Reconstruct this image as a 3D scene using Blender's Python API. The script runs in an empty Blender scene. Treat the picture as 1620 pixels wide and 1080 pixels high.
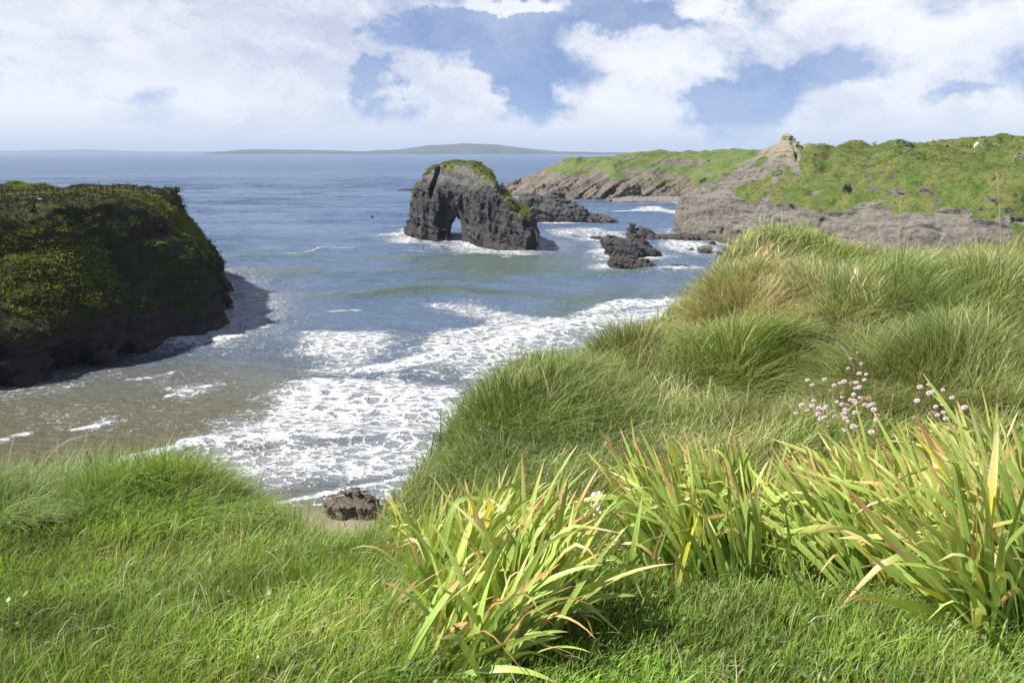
import bpy, math, random, time
import numpy as np
from mathutils import Vector
T0 = time.time()
R = math.radians
rng = np.random.default_rng(7)
random.seed(7)
scene = bpy.context.scene
C = scene.collection

# ------------------------------------------------------------------ camera
EYE = 28.0                       # eye height above the sea
PITCH = R(13.4)
F = 1260.0                       # focal length in photo pixels (28 mm lens)
cam_d = bpy.data.cameras.new('camera'); cam = bpy.data.objects.new('camera', cam_d); C.objects.link(cam)
cam_d.lens = 28.0; cam_d.sensor_width = 36.0; cam_d.clip_start = 0.05; cam_d.clip_end = 120000
cam.location = (0, 0, EYE); cam.rotation_euler = (math.pi/2 - PITCH, 0, 0)
scene.camera = cam
cp, sp = math.cos(PITCH), math.sin(PITCH)

def ray(px, py):
    u = (px-810)/F; v = (540-py)/F
    return np.array([u, v*sp+cp, v*cp-sp])
def at(px, py, Y):
    d = ray(px, py); return d*(Y/d[1]) + np.array([0, 0, EYE])
def onsea(px, py, z=0.0):
    d = ray(px, py); t = (z-EYE)/d[2]; return d*t + np.array([0, 0, EYE])

# ------------------------------------------------------------------ noise
_perm = np.random.default_rng(3).permutation(256).astype(np.int32); _perm = np.concatenate([_perm, _perm, _perm])
_g = np.random.default_rng(4).normal(size=(256, 3)).astype(np.float32); _g /= np.linalg.norm(_g, axis=1)[:, None]
def pnoise(p, seed=0):
    p = np.asarray(p, np.float32) + np.float32(seed*17.31)
    i = np.floor(p).astype(np.int32); f = p - i; i &= 255
    w = f*f*f*(f*(f*6-15)+10)
    out = np.zeros(len(p), np.float32)
    for dx in (0, 1):
        wx = w[:, 0] if dx else 1-w[:, 0]
        a = _perm[(i[:, 0]+dx) & 255]
        for dy in (0, 1):
            wy = w[:, 1] if dy else 1-w[:, 1]
            b = _perm[a+((i[:, 1]+dy) & 255)]
            for dz in (0, 1):
                wz = w[:, 2] if dz else 1-w[:, 2]
                g = _g[_perm[b+((i[:, 2]+dz) & 255)]]
                out += wx*wy*wz*(g[:, 0]*(f[:, 0]-dx)+g[:, 1]*(f[:, 1]-dy)+g[:, 2]*(f[:, 2]-dz))
    return out*1.5
def fbm(p, scale=1.0, octv=4, gain=0.5, seed=0, ridged=False):
    p = np.asarray(p, np.float32)*np.float32(scale); s = np.zeros(len(p), np.float32); a = 1.0
    for k in range(octv):
        n = pnoise(p, seed+k)
        if ridged: n = 1-2*np.abs(n)
        s += a*n; a *= gain; p = p*2.03
    return s
def fbm2(x, y, scale, octv=4, gain=0.5, seed=0):
    x = np.asarray(x, np.float32).ravel(); y = np.asarray(y, np.float32).ravel()
    return fbm(np.stack([x, y, np.zeros_like(x)], 1), scale, octv, gain, seed)
def cellrand(p, seed=0):
    q = np.floor(p).astype(np.int64)
    h = (q[:, 0]*73856093) ^ (q[:, 1]*19349663) ^ (q[:, 2]*83492791) ^ (seed*2654435761)
    h = (h ^ (h >> 13))*1274126177 & 0x7fffffff
    return ((h ^ (h >> 16)) % 10007/10007.0).astype(np.float32)
def sstep(a, b, x):
    t = np.clip((x-a)/(b-a), 0, 1); return t*t*(3-2*t)

# ------------------------------------------------------------------ objects and meshes
def link(name, me, mat=None, parent=None):
    o = bpy.data.objects.new(name, me); C.objects.link(o)
    if mat is not None and me is not None: me.materials.append(mat)
    if parent is not None: o.parent = parent
    return o
def tag(o, label=None, cat=None, group=None, kind=None):
    if label: o['label'] = label
    if cat: o['category'] = cat
    if group: o['group'] = group
    if kind: o['kind'] = kind
    return o
def empty(name, loc=(0, 0, 0), rz=0):
    o = bpy.data.objects.new(name, None); C.objects.link(o); o.location = loc; o.rotation_euler = (0, 0, rz); o.empty_display_size = 0.1
    return o
def npmesh(name, verts, faces, smooth=True):
    """faces: list of integer arrays (n,3) or (n,4)"""
    me = bpy.data.meshes.new(name)
    verts = np.ascontiguousarray(verts, np.float32)
    loops = np.concatenate([f.ravel() for f in faces]).astype(np.int32)
    cnt = np.concatenate([np.full(len(f), f.shape[1], np.int32) for f in faces])
    st = np.concatenate([[0], np.cumsum(cnt)[:-1]]).astype(np.int32)
    me.vertices.add(len(verts)); me.vertices.foreach_set('co', verts.ravel())
    me.loops.add(len(loops)); me.loops.foreach_set('vertex_index', loops)
    me.polygons.add(len(cnt)); me.polygons.foreach_set('loop_start', st); me.polygons.foreach_set('loop_total', cnt)
    me.polygons.foreach_set('use_smooth', np.full(len(cnt), smooth, bool))
    me.update(calc_edges=True)
    return me
def vattr(me, name, arr):
    arr = np.ascontiguousarray(arr, np.float32)
    if arr.ndim == 1:
        a = me.attributes.new(name, 'FLOAT', 'POINT'); a.data.foreach_set('value', arr)
    else:
        if arr.shape[1] == 3: arr = np.concatenate([arr, np.ones((len(arr), 1), np.float32)], 1)
        a = me.attributes.new(name, 'FLOAT_COLOR', 'POINT'); a.data.foreach_set('color', np.ascontiguousarray(arr).ravel())
def vnormals(me):
    n = np.empty(len(me.vertices)*3, np.float32); me.vertex_normals.foreach_get('vector', n); return n.reshape(-1, 3)
def gridfaces(nr, nc):
    i = np.arange(nr*nc).reshape(nr, nc)
    return np.stack([i[:-1, :-1], i[:-1, 1:], i[1:, 1:], i[1:, :-1]], -1).reshape(-1, 4)

# ------------------------------------------------------------------ implicit solids -> mesh (surface nets)
def nets(f, org, h):
    nx, ny, nz = f.shape
    s = f < 0
    c = np.zeros((nx-1, ny-1, nz-1), np.uint8)
    for a in (0, 1):
        for b in (0, 1):
            for d in (0, 1):
                c += s[a:nx-1+a, b:ny-1+b, d:nz-1+d]
    act = (c > 0) & (c < 8)
    I = np.argwhere(act)
    idx = -np.ones(act.shape, np.int64); idx[act] = np.arange(len(I))
    corner = [(a, b, d) for a in (0, 1) for b in (0, 1) for d in (0, 1)]
    val = {k: f[I[:, 0]+k[0], I[:, 1]+k[1], I[:, 2]+k[2]] for k in corner}
    acc = np.zeros((len(I), 3)); n = np.zeros(len(I))
    for k in corner:
        for ax in range(3):
            if k[ax]: continue
            k2 = list(k); k2[ax] = 1; k2 = tuple(k2)
            v0, v1 = val[k], val[k2]
            m = (v0 < 0) != (v1 < 0)
            t = np.where(m, v0/np.where(m, v0-v1, 1), 0)
            p = np.empty((len(I), 3)); p[:] = k; p[:, ax] = t
            acc += np.where(m[:, None], p, 0); n += m
    V = (I + acc/n[:, None])*h + np.array(org)
    Q = []
    for ax in range(3):
        o1, o2 = (ax+1) % 3, (ax+2) % 3
        sl0 = [slice(None)]*3; sl1 = [slice(None)]*3
        sl0[ax] = slice(0, -1); sl1[ax] = slice(1, None)
        s0, s1 = s[tuple(sl0)], s[tuple(sl1)]
        ch = s0 != s1
        lim = [slice(None)]*3; lim[o1] = slice(1, -1); lim[o2] = slice(1, -1)
        m = np.zeros_like(ch); m[tuple(lim)] = ch[tuple(lim)]
        P = np.argwhere(m)
        inside = s0[m]
        e1 = np.zeros(3, int); e1[o1] = 1; e2 = np.zeros(3, int); e2[o2] = 1
        g = lambda q: idx[q[:, 0], q[:, 1], q[:, 2]]
        q = np.stack([g(P-e1-e2), g(P-e2), g(P), g(P-e1)], 1)
        q[~inside] = q[~inside][:, ::-1]
        Q.append(q)
    return V, np.concatenate(Q)
class Grid:
    def __init__(s, lo, hi, h):
        s.h = h; s.lo = np.array(lo, float)
        s.ax = [np.arange(lo[k], hi[k]+h, h) for k in range(3)]
        s.X, s.Y = np.meshgrid(s.ax[0], s.ax[1], indexing='ij')
        s.Z = s.ax[2][None, None, :]
        s.shape = tuple(len(a) for a in s.ax)
    def band(s, f, w):
        m = np.abs(f) < w
        I = np.argwhere(m)
        return m, (I*s.h + s.lo).astype(np.float32)
    def mesh(s, f):
        return nets(f, s.lo, s.h)
def polydist(X, Y, poly):
    """signed distance in plan, positive inside"""
    P = np.array(poly, float); Q = np.roll(P, -1, 0)
    d = np.full(X.shape, 1e9); ins = np.zeros(X.shape, bool)
    for (ax, ay), (bx, by) in zip(P, Q):
        ex, ey = bx-ax, by-ay
        t = np.clip(((X-ax)*ex+(Y-ay)*ey)/(ex*ex+ey*ey), 0, 1)
        d = np.minimum(d, (X-ax-t*ex)**2+(Y-ay-t*ey)**2)
        c = ((ay > Y) != (by > Y)) & (X < (bx-ax)*(Y-ay)/(by-ay+1e-12)+ax)
        ins ^= c
    d = np.sqrt(d); return np.where(ins, d, -d)
def linedist(X, Y, pts):
    d = np.full(X.shape, 1e9)
    for (ax, ay), (bx, by) in zip(pts[:-1], pts[1:]):
        ex, ey = bx-ax, by-ay
        t = np.clip(((X-ax)*ex+(Y-ay)*ey)/(ex*ex+ey*ey+1e-9), 0, 1)
        d = np.minimum(d, (X-ax-t*ex)**2+(Y-ay-t*ey)**2)
    return np.sqrt(d)
def rocknoise(p, tilt, amp, bed=1.0, block=2.5, seed=0):
    """bedded, jointed rock relief in metres"""
    w = p + np.stack([fbm(p, 0.13, 2, seed=seed+11), fbm(p, 0.13, 2, seed=seed+12), fbm(p, 0.10, 2, seed=seed+13)], 1)*1.1
    n = np.array(tilt, float); n /= np.linalg.norm(n)
    u = np.cross(n, [0.3, 1, 0.1]); u /= np.linalg.norm(u); v = np.cross(n, u)
    q = np.stack([w@u, w@v, w@n], 1)
    layer = cellrand(np.stack([q[:, 0]*0, q[:, 0]*0, q[:, 2]/bed], 1), seed)-.5
    layer2 = cellrand(np.stack([q[:, 0]*0, q[:, 0]*0, q[:, 2]/(bed*.37)], 1), seed+5)-.5
    blk = cellrand(q/np.array([block*1.4, block, bed*1.7]), seed+1)-.5
    blk2 = cellrand(q/np.array([block*.5, block*.45, bed*.7]), seed+2)-.5
    l1 = pnoise(np.stack([q[:, 0]*.05, q[:, 1]*.05, q[:, 2]/bed*.9], 1), seed+3)
    jn = np.abs(pnoise(np.stack([q[:, 0]/block*.55, q[:, 1]/block*.55, q[:, 2]*.05/bed], 1), seed+4))
    crack = -np.clip(1-jn/.10, 0, 1)*.55
    return amp*(.6*layer+.3*layer2+.55*l1+.75*blk+.4*blk2+crack+.6*fbm(p, .13, 3, seed=seed+20)+.22*fbm(p, .9, 2, seed=seed+30, ridged=True))

# ------------------------------------------------------------------ material helpers
class NT:
    def __init__(s, tree): s.t = tree; tree.nodes.clear()
    def n(s, typ, ins=None, **props):
        nd = s.t.nodes.new(typ)
        for k, v in props.items(): setattr(nd, k, v)
        for k, v in (ins or {}).items(): s.set(nd, k, v)
        return nd
    def set(s, nd, k, v):
        sock = nd.inputs[k]
        if isinstance(v, bpy.types.NodeSocket): s.t.links.new(v, sock)
        elif isinstance(v, bpy.types.Node): s.t.links.new(v.outputs[0], sock)
        else: sock.default_value = v
    def math(s, op, a, b=0.0, c=0.0, clamp=False):
        nd = s.n('ShaderNodeMath', operation=op, use_clamp=clamp); s.set(nd, 0, a); s.set(nd, 1, b); s.set(nd, 2, c); return nd.outputs[0]
    def vmath(s, op, a, b=(0, 0, 0)):
        nd = s.n('ShaderNodeVectorMath', operation=op); s.set(nd, 0, a); s.set(nd, 1, b)
        return nd.outputs['Value'] if op in ('LENGTH', 'DOT_PRODUCT', 'DISTANCE') else nd.outputs[0]
    def ramp(s, x, a, b, lo=0.0, hi=1.0, smooth=True):
        nd = s.n('ShaderNodeMapRange', interpolation_type='SMOOTHSTEP' if smooth else 'LINEAR'); s.set(nd, 0, x)
        for k, v in zip((1, 2, 3, 4), (a, b, lo, hi)): s.set(nd, k, v)
        return nd.outputs[0]
    def mix(s, f, a, b, typ='MIX'):
        nd = s.n('ShaderNodeMix', data_type='RGBA', blend_type=typ); s.set(nd, 0, f)
        for k, v in ((6, a), (7, b)):
            if isinstance(v, tuple) and len(v) == 3: v = v+(1,)
            s.set(nd, k, v)
        return nd.outputs[2]
    def noise(s, vec, scale, detail=4.0, rough=.55, dist=0.0, out=0):
        nd = s.n('ShaderNodeTexNoise', {'Vector': vec, 'Scale': scale, 'Detail': detail, 'Roughness': rough, 'Distortion': dist}); return nd.outputs[out]
    def scalev(s, vec, sc):
        return s.vmath('MULTIPLY', vec, sc)
    def attr(s, name, out='Fac'):
        return s.n('ShaderNodeAttribute', attribute_name=name).outputs[out]
    def pos(s): return s.n('ShaderNodeNewGeometry').outputs['Position']
    def bump(s, h, strength, dist, normal=None):
        ins = {'Strength': strength, 'Distance': dist, 'Height': h}
        if normal is not None: ins['Normal'] = normal
        return s.n('ShaderNodeBump', ins).outputs[0]
def newmat(name):
    m = bpy.data.materials.new(name); m.use_nodes = True
    return m, NT(m.node_tree)
def bsdf(nt, color, rough=.8, spec=.3, normal=None, **kw):
    ins = {'Base Color': color if not isinstance(color, tuple) else color+(1,) if len(color) == 3 else color, 'Roughness': rough, 'Specular IOR Level': spec}
    if normal is not None: ins['Normal'] = normal
    ins.update(kw)
    p = nt.n('ShaderNodeBsdfPrincipled', ins)
    nt.n('ShaderNodeOutputMaterial', {'Surface': p.outputs[0]})
    return p
def simple(name, col, rough=.7, scale=3.0, var=.25):
    m, nt = newmat(name)
    n = nt.noise(nt.pos(), scale, 5)
    c2 = tuple(x*(1-var) for x in col); c1 = tuple(min(1, x*(1+var)) for x in col)
    bsdf(nt, nt.mix(n, c2, c1), rough)
    return m

def rock_material(name, dark, light, brown, veg_a, veg_b, bedtilt, wet=2.5, scale=1.0, tan=None, relief=.55):
    """attribute veg (0..1) says where turf covers the rock"""
    m, nt = newmat(name)
    P = nt.pos()
    sep = nt.n('ShaderNodeSeparateXYZ', {0: P})
    bedc = nt.vmath('DOT_PRODUCT', P, bedtilt)
    warp = nt.noise(P, .12*scale, 3)
    bc = nt.math('ADD', bedc, nt.math('MULTIPLY', warp, 3.0))
    bedv = nt.n('ShaderNodeCombineXYZ', {0: nt.math('MULTIPLY', sep.outputs[0], .06), 1: nt.math('MULTIPLY', sep.outputs[1], .06), 2: bc})
    beds = nt.noise(bedv, 1.3*scale, 5, .7)
    big = nt.noise(P, .09*scale, 4, .6)
    fine = nt.noise(P, 1.6*scale, 6, .7)
    # weathered joints running down the face
    jv = nt.scalev(P, (1.1*scale, 1.1*scale, .16*scale))
    joint = nt.noise(jv, 1.0, 4, .65, .6)
    c = nt.mix(nt.ramp(beds, .3, .7), dark, light)
    c = nt.mix(nt.ramp(big, .42, .68, 0, .75), c, brown)
    c = nt.mix(nt.math('MULTIPLY', nt.ramp(joint, .56, .66), .6), c, tuple(x*.35 for x in dark))
    c = nt.mix(nt.math('MULTIPLY', nt.ramp(fine, .3, .75), .5), c, tuple(min(1, x*1.5) for x in light), 'MIX')
    if tan:
        zt = nt.math('ADD', sep.outputs[2], nt.math('MULTIPLY', big, 8.0))
        c = nt.mix(nt.ramp(zt, tan[1], tan[2], 0, .85), c, tan[0])
    fineb = nt.noise(nt.n('ShaderNodeCombineXYZ', {0: nt.math('MULTIPLY', sep.outputs[0], .25), 1: nt.math('MULTIPLY', sep.outputs[1], .25), 2: nt.math('MULTIPLY', bc, 2.6)}), 1.3*scale, 4, .7)
    c = nt.mix(nt.math('MULTIPLY', nt.ramp(fineb, .54, .63), .65), c, tuple(x*.4 for x in dark))
    # wave-washed foot
    zz = nt.math('ADD', sep.outputs[2], nt.math('MULTIPLY', fine, 1.5))
    wetf = nt.ramp(zz, wet+.9, wet-.3)
    c = nt.mix(nt.math('MULTIPLY', wetf, .7), c, tuple(x*.5+.006*y for x, y in zip(brown, (3, 1.6, 1))))
    # turf
    v1 = nt.noise(P, .5*scale, 5, .65); v2 = nt.noise(P, 2.6*scale, 4, .7)
    vegc = nt.mix(nt.ramp(v1, .35, .65), veg_a, veg_b)
    vegc = nt.mix(nt.ramp(v2, .52, .75, 0, .6), vegc, tuple(x*.55 for x in veg_a))
    va = nt.math('ADD', nt.attr('veg'), nt.math('MULTIPLY', nt.math('SUBTRACT', nt.noise(P, .8*scale, 5, .7), .5), .65))
    vm = nt.ramp(va, .45, .54)
    c = nt.mix(vm, c, vegc)
    h = nt.math('ADD', nt.math('ADD', nt.math('MULTIPLY', beds, .5), nt.math('MULTIPLY', fineb, -.5)), nt.math('ADD', nt.math('MULTIPLY', fine, .45), nt.math('MULTIPLY', joint, -.4)))
    nrm = nt.bump(nt.math('ADD', h, nt.math('MULTIPLY', v2, .35)), .9, relief/scale)
    rough = nt.math('SUBTRACT', .9, nt.math('MULTIPLY', wetf, .45))
    bsdf(nt, c, rough, .3, nrm)
    return m

def leaf_material(name, trans=.35, rough=.5, spec=.25, attr='col', spots=0):
    m, nt = newmat(name)
    col = nt.attr(attr, 'Color')
    if spots:
        P = nt.pos()
        col = nt.mix(nt.math('MULTIPLY', nt.ramp(nt.noise(P, 28, 5, .7), .56, .7), spots), col, (.34, .22, .08))
        col = nt.mix(nt.math('MULTIPLY', nt.ramp(nt.noise(P, 160, 3, .6), .4, .7), .2), col, (.10, .15, .03))
    p = nt.n('ShaderNodeBsdfPrincipled', {'Base Color': col, 'Roughness': rough, 'Specular IOR Level': spec})
    tcol = nt.mix(1.0, col, (1.25, 1.15, .55), 'MULTIPLY')
    t = nt.n('ShaderNodeBsdfTranslucent', {'Color': tcol})
    mx = nt.n('ShaderNodeMixShader', {0: trans, 1: p.outputs[0], 2: t.outputs[0]})
    nt.n('ShaderNodeOutputMaterial', {'Surface': mx.outputs[0]})
    return m
M_GRASS = leaf_material('grass blade', .38, .42, .38)
M_IRIS = leaf_material('iris leaf', .28, .42, .4, 'col', .38)
M_TURF = leaf_material('cliff turf blade', .25, .7, .1)

# ------------------------------------------------------------------ light, sky
SUN_AZ = R(-106)     # from +Y, negative = to the left of the view
SUN_EL = R(50)
EXPO = 0.98
sun_dir = Vector((math.sin(SUN_AZ)*math.cos(SUN_EL), math.cos(SUN_AZ)*math.cos(SUN_EL), math.sin(SUN_EL)))
sl = bpy.data.lights.new('sun', 'SUN'); sl.energy = 4.6; sl.angle = R(.53); sl.color = (1, .96, .88)
so = bpy.data.objects.new('sun', sl); C.objects.link(so); so.rotation_euler = sun_dir.to_track_quat('Z', 'Y').to_euler(); so.location = (-80, 40, 120)
scene.view_settings.view_transform = 'Standard'; scene.view_settings.look = 'None'; scene.view_settings.exposure = EXPO; scene.view_settings.gamma = 1
scene.cycles.use_denoising = True
scene.cycles.max_bounces = 6; scene.cycles.diffuse_bounces = 3; scene.cycles.glossy_bounces = 2; scene.cycles.transmission_bounces = 4; scene.cycles.volume_bounces = 0

w = bpy.data.worlds.new('World'); scene.world = w; w.use_nodes = True
nt = NT(w.node_tree)
direc = nt.n('ShaderNodeTexCoord').outputs['Generated']
sky = nt.n('ShaderNodeTexSky', {'Vector': nt.vmath('ADD', direc, (0, 0, .22))}, sky_type='NISHITA', sun_disc=False)
sky.sun_elevation = SUN_EL; sky.sun_rotation = SUN_AZ % (2*math.pi); sky.altitude = 30; sky.air_density = 1.0; sky.dust_density = .4; sky.ozone_density = 2.5
BG = 0.1
SKYMUL = (.70, .70, .80)
skyc = nt.mix(1.0, sky.outputs[0], SKYMUL, 'MULTIPLY')
wob = nt.noise(nt.scalev(direc, (1, 1, 1.3)), 9.0, 9, .66, 0, 1)
wob = nt.vmath('SUBTRACT', wob, (.5, .5, .5))
dw = nt.vmath('ADD', direc, nt.scalev(wob, (.20, .20, .13)))
# broad cloud field, slightly flattened
n1 = nt.noise(nt.scalev(direc, (1, 1, 1.7)), 6.0, 10, .64, .2)
dens = nt.math('ADD', nt.math('MULTIPLY', nt.math('SUBTRACT', n1, .5), 2.3), .44)
def skyblob(px, py, rx, ry, amp):
    global dens
    d = ray(px, py); d = d/np.linalg.norm(d)
    q = nt.vmath('MULTIPLY', nt.vmath('SUBTRACT', dw, tuple(d)), (F/rx, F/rx, F/ry))
    f = nt.ramp(nt.vmath('LENGTH', q), 1.25, .25, 0, amp)
    dens = nt.math('ADD', dens, f)
for b in [(750, 62, 165, 50, -.72), (592, 95, 48, 66, -.72), (830, 152, 62, 42, -.55), (1165, 165, 70, 55, -.62), (1020, 30, 90, 32, -.5),
          (225, 155, 55, 35, -.3), (610, 185, 60, 35, -.4), (1340, 110, 90, 40, -.35), (880, 105, 130, 30, -.4), (1260, 205, 60, 22, -.4),
          (300, 60, 420, 130, .55), (700, 130, 95, 65, .45), (1000, 130, 160, 80, .35), (1420, 60, 300, 90, .3), (1450, 190, 260, 50, .3), (1310, 115, 60, 16, -.35), (1500, 150, 80, 14, -.3), (200, 60, 60, 40, -.25), (120, 110, 80, 25, -.2), (820, 5, 110, 18, .8), (1110, 5, 60, 30, .5)]:
    skyblob(*b)
sz = nt.n('ShaderNodeSeparateXYZ', {0: direc}).outputs[2]
dens = nt.math('ADD', dens, nt.ramp(sz, .07, -.005, 0, .5))       # bank of cloud low over the horizon
dens = nt.math('SUBTRACT', dens, nt.ramp(sz, .22, .6, 0, .35))     # opener overhead
cov = nt.math('MAXIMUM', nt.ramp(dens, .06, .74), nt.ramp(nt.noise(nt.scalev(dw, (1, 1, 2.2)), 4.0, 7, .65), .35, .75, .0, .38))
lum = nt.noise(nt.scalev(dw, (1, 1, 2.0)), 6.5, 6, .6)
shade = nt.math('ADD', nt.math('MULTIPLY', nt.ramp(dens, .6, 1.7), .35), nt.ramp(lum, .42, .70, 0, .75), clamp=True)
CW = tuple(x/BG for x in (.52, .525, .545)); CG = tuple(x/BG for x in (.32, .35, .44)); CH = tuple(x/BG for x in (.43, .45, .50))
cl = nt.mix(shade, CW, CG)
left = nt.ramp(nt.n('ShaderNodeSeparateXYZ', {0: direc}).outputs[0], -.25, .1, 1, 0)
cl = nt.mix(nt.math('MULTIPLY', nt.math('MULTIPLY', left, nt.ramp(sz, .05, .13)), nt.ramp(nt.noise(nt.scalev(dw, (1, 1, 2.4)), 4.2, 8, .62), .34, .66, .15, 1.0)), cl, tuple(x/BG for x in (.245, .275, .38)))
cl = nt.mix(nt.ramp(sz, .055, .0, 0, .75), cl, CH)
final = nt.mix(cov, skyc, cl)
dimtop = nt.ramp(sz, .2, .7, 1.0, .55)
final = nt.mix(1.0, final, nt.n('ShaderNodeCombineXYZ', {0: dimtop, 1: dimtop, 2: dimtop}).outputs[0], 'MULTIPLY')
bg = nt.n('ShaderNodeBackground', {0: final, 1: BG})
nt.n('ShaderNodeOutputWorld', {0: bg.outputs[0]})

ROCKS2D = []       # (polygon, spread) used for surf round the rocks
def interp(z, xs, ys): return np.interp(z, xs, ys)

def grass_cap(name, V, N, mask, count, hgt, mat, cols, parent=None, per=5, spread=.3, lean=(.35, 0)):
    """many small leaf-sized blades standing on a turf surface"""
    ids = np.flatnonzero(mask)
    if len(ids) == 0: return None
    k = rng.choice(ids, count)
    c = V[k] + rng.normal(0, spread, (count, 3))*np.array([1, 1, .15])
    n = N[k]
    base = np.repeat(c, per, 0); nn = np.repeat(n, per, 0)
    m = len(base)
    base = base + rng.normal(0, spread*.5, (m, 3))*np.array([1, 1, .3])
    a = rng.uniform(0, 2*np.pi, m); ht = hgt*rng.uniform(.4, 1.2, m)*np.repeat(rng.uniform(.6, 1.3, count), per)
    up = nn*.6 + np.array([lean[0], lean[1], .7]) + rng.normal(0, .45, (m, 3)); up /= np.linalg.norm(up, axis=1)[:, None]
    wv = np.stack([np.cos(a), np.sin(a), np.zeros(m)], 1)*(hgt*.33)
    base = base - up*hgt*.25
    tip = base + up*ht[:, None]*1.2
    mid = base + up*ht[:, None]*.55
    verts = np.stack([base-wv*.5, base+wv*.5, mid+wv*.55, tip, mid-wv*.55], 1).reshape(-1, 3)
    i = np.arange(m)[:, None]*5
    f4 = i+np.array([[0, 1, 2, 4]]); f3 = i+np.array([[4, 2, 3]])
    me = npmesh(name, verts, [f4, f3], smooth=False)
    t = np.clip(fbm(base, .35, 3, seed=8)*.7+.5+rng.normal(0, .15, m), 0, 1)[:, None]
    cc = np.array(cols[0])*(1-t)+np.array(cols[1])*t
    if len(cols) > 2:
        dry = (rng.random(m) < .12)[:, None]; cc = np.where(dry, np.array(cols[2]), cc)
    vattr(me, 'col', np.repeat(cc, 5, 0))
    return link(name, me, mat, parent)

# ================================================================== LEFT HEADLAND
def left_headland():
    poly = [(-135, 66), (-100, 72), (-76, 79), (-58.5, 88), (-54, 96), (-50.5, 104), (-47.5, 112), (-43.5, 120.5), (-44, 131), (-52, 160), (-75, 195), (-135, 215)]
    ROCKS2D.append((poly, 3.0))
    g = Grid((-125, 62, -2), (-38, 205, 27), .5)
    d = polydist(g.X, g.Y, poly)
    z = g.Z
    zk = [-3, 0, 1.2, 3.5, 6.1, 10.1, 14, 15.3, 17.6, 19.2, 20.6, 21.6, 40]
    dA = np.array([-1, -.3, 0, .6, 1.4, 3.0, 5.4, 7.0, 7.6, 8.8, 11.0, 15.5, 60])
    dB = np.array([-1, -.3, .2, 1.0, 1.8, 6.5, 12.0, 14.3, 17, 18.5, 20.5, 24, 80])
    DA = np.interp(g.ax[2], zk, dA)[None, None]; DB = np.interp(g.ax[2], zk, dB)[None, None]
    wB = (sstep(112, 98, g.Y)*sstep(-40, -60, g.X))[..., None]
    D = DA*(1-wB)+DB*wB
    wob = fbm2(g.X, g.Y, .07, 3, seed=2).reshape(g.X.shape)[..., None]*2.2
    slope = np.gradient(D, g.h, axis=2)
    f = (D + 4.8 - d[..., None] + wob)/np.sqrt(1+slope**2)
    ztop = 20.6 + (g.X+45)*.02 + fbm2(g.X, g.Y, .05, 3, seed=3).reshape(g.X.shape)*1.3 + fbm2(g.X, g.Y, .2, 2, seed=4).reshape(g.X.shape)*.35
    f = np.maximum(f, z-ztop[..., None])
    # sea caves in the foot
    for (cx, cy, r, hh, dep) in [(-62.5, 92, 3.2, 5.6, 9), (-57, 102, 4.6, 3.2, 7), (-53.5, 108.5, 2.0, 2.0, 5), (-67, 86, 2.0, 6.0, 6)]:
        e = np.sqrt(((g.X-cx)*.42+(g.Y-cy)*.9)**2/r**2+((g.X-cx)*.9-(g.Y-cy)*.42)**2/dep**2)[..., None]
        e = np.sqrt(e**2+((z+.3)/hh)**2)
        f = np.maximum(f, (1-e)*1.6)
    m, p = g.band(f, 4.0)
    rk = rocknoise(p, (.15, -.1, 1), 1.15, 1.3, 2.8, 31)
    # vegetated ground: soft ledges and hummocks instead of blocks
    terr = fbm(p*np.array([1, 1, 2.2]), .42, 4, .6, seed=40, ridged=True)*.42 + fbm(p, .14, 3, seed=41)*.8
    zc = p[:, 2]
    wv = np.clip(sstep(3.5, 6, zc+2*fbm(p, .12, 2, seed=42)), 0, 1)
    scarp = sstep(14.8, 15.3, zc)*sstep(19.3, 18.6, zc)*sstep(-62, -54, p[:, 0])
    wv = wv*(1-.85*scarp)
    f[m] += -(rk*(1-wv)*.95 + terr*wv)
    V, Q = g.mesh(f)
    me = npmesh('headland', V, [Q])
    N = vnormals(me)
    veg = sstep(3.4, 5.4, V[:, 2]+2.4*fbm(V, .12, 3, seed=42)) 
    scv = sstep(14.4, 15.2, V[:, 2])*sstep(19.4, 18.6, V[:, 2])*sstep(-62, -54, V[:, 0])
    veg = veg*(1-.7*scv)*(.5+.5*sstep(-.25, .2, N[:, 2]))
    vattr(me, 'veg', veg)
    mat = rock_material('dark headland rock', (.012, .0115, .012), (.045, .041, .038), (.035, .027, .02), (.034, .043, .010), (.03, .028, .013), (.15, -.1, 1), 1.8)
    o = tag(link('headland', me, mat), 'dark grassy headland with sea caves at its foot, standing left of the bay', 'headland', kind='structure')
    sun_tint = (fbm(V*np.array([1, 1, 1.6]), .085, 3, seed=50)+.25*fbm(V, .5, 2, seed=51)) + 1.1*np.exp(-((V[:, 2]-14)/3.6)**2)*sstep(-46, -62, V[:, 0]) + .5*sstep(21, 23, V[:, 2]) - .15  # where sunlit patches are painted into the turf colour
    mask = (veg > .5) & (N[:, 2] > .2) & (sun_tint > .26)
    grass_cap('headland_grass', V, N, mask, 60000, .28, M_TURF, [(.11, .15, .016), (.25, .29, .045), (.18, .16, .05)], None, 5, .3)
    tag(bpy.data.objects['headland_grass'], 'tufts of turf on the ledges of the dark headland, sunlight painted into their colour', 'grass', kind='stuff')
    m2 = (veg > .35) & (sun_tint <= .25)
    q = grass_cap('headland_shaded_scrub', V, N, m2, 26000, .36, M_TURF, [(.026, .033, .009), (.048, .06, .014), (.055, .042, .02)], None, 5, .3)  # dark scrub tones paint the shade of the face around the sunlit patches
    tag(q, 'dull brown and olive scrub, shade painted into its colour, covering the steep faces of the dark headland', 'scrub', kind='stuff')
    return V
VH = left_headland()
print('left headland', len(VH), time.time()-T0)

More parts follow.
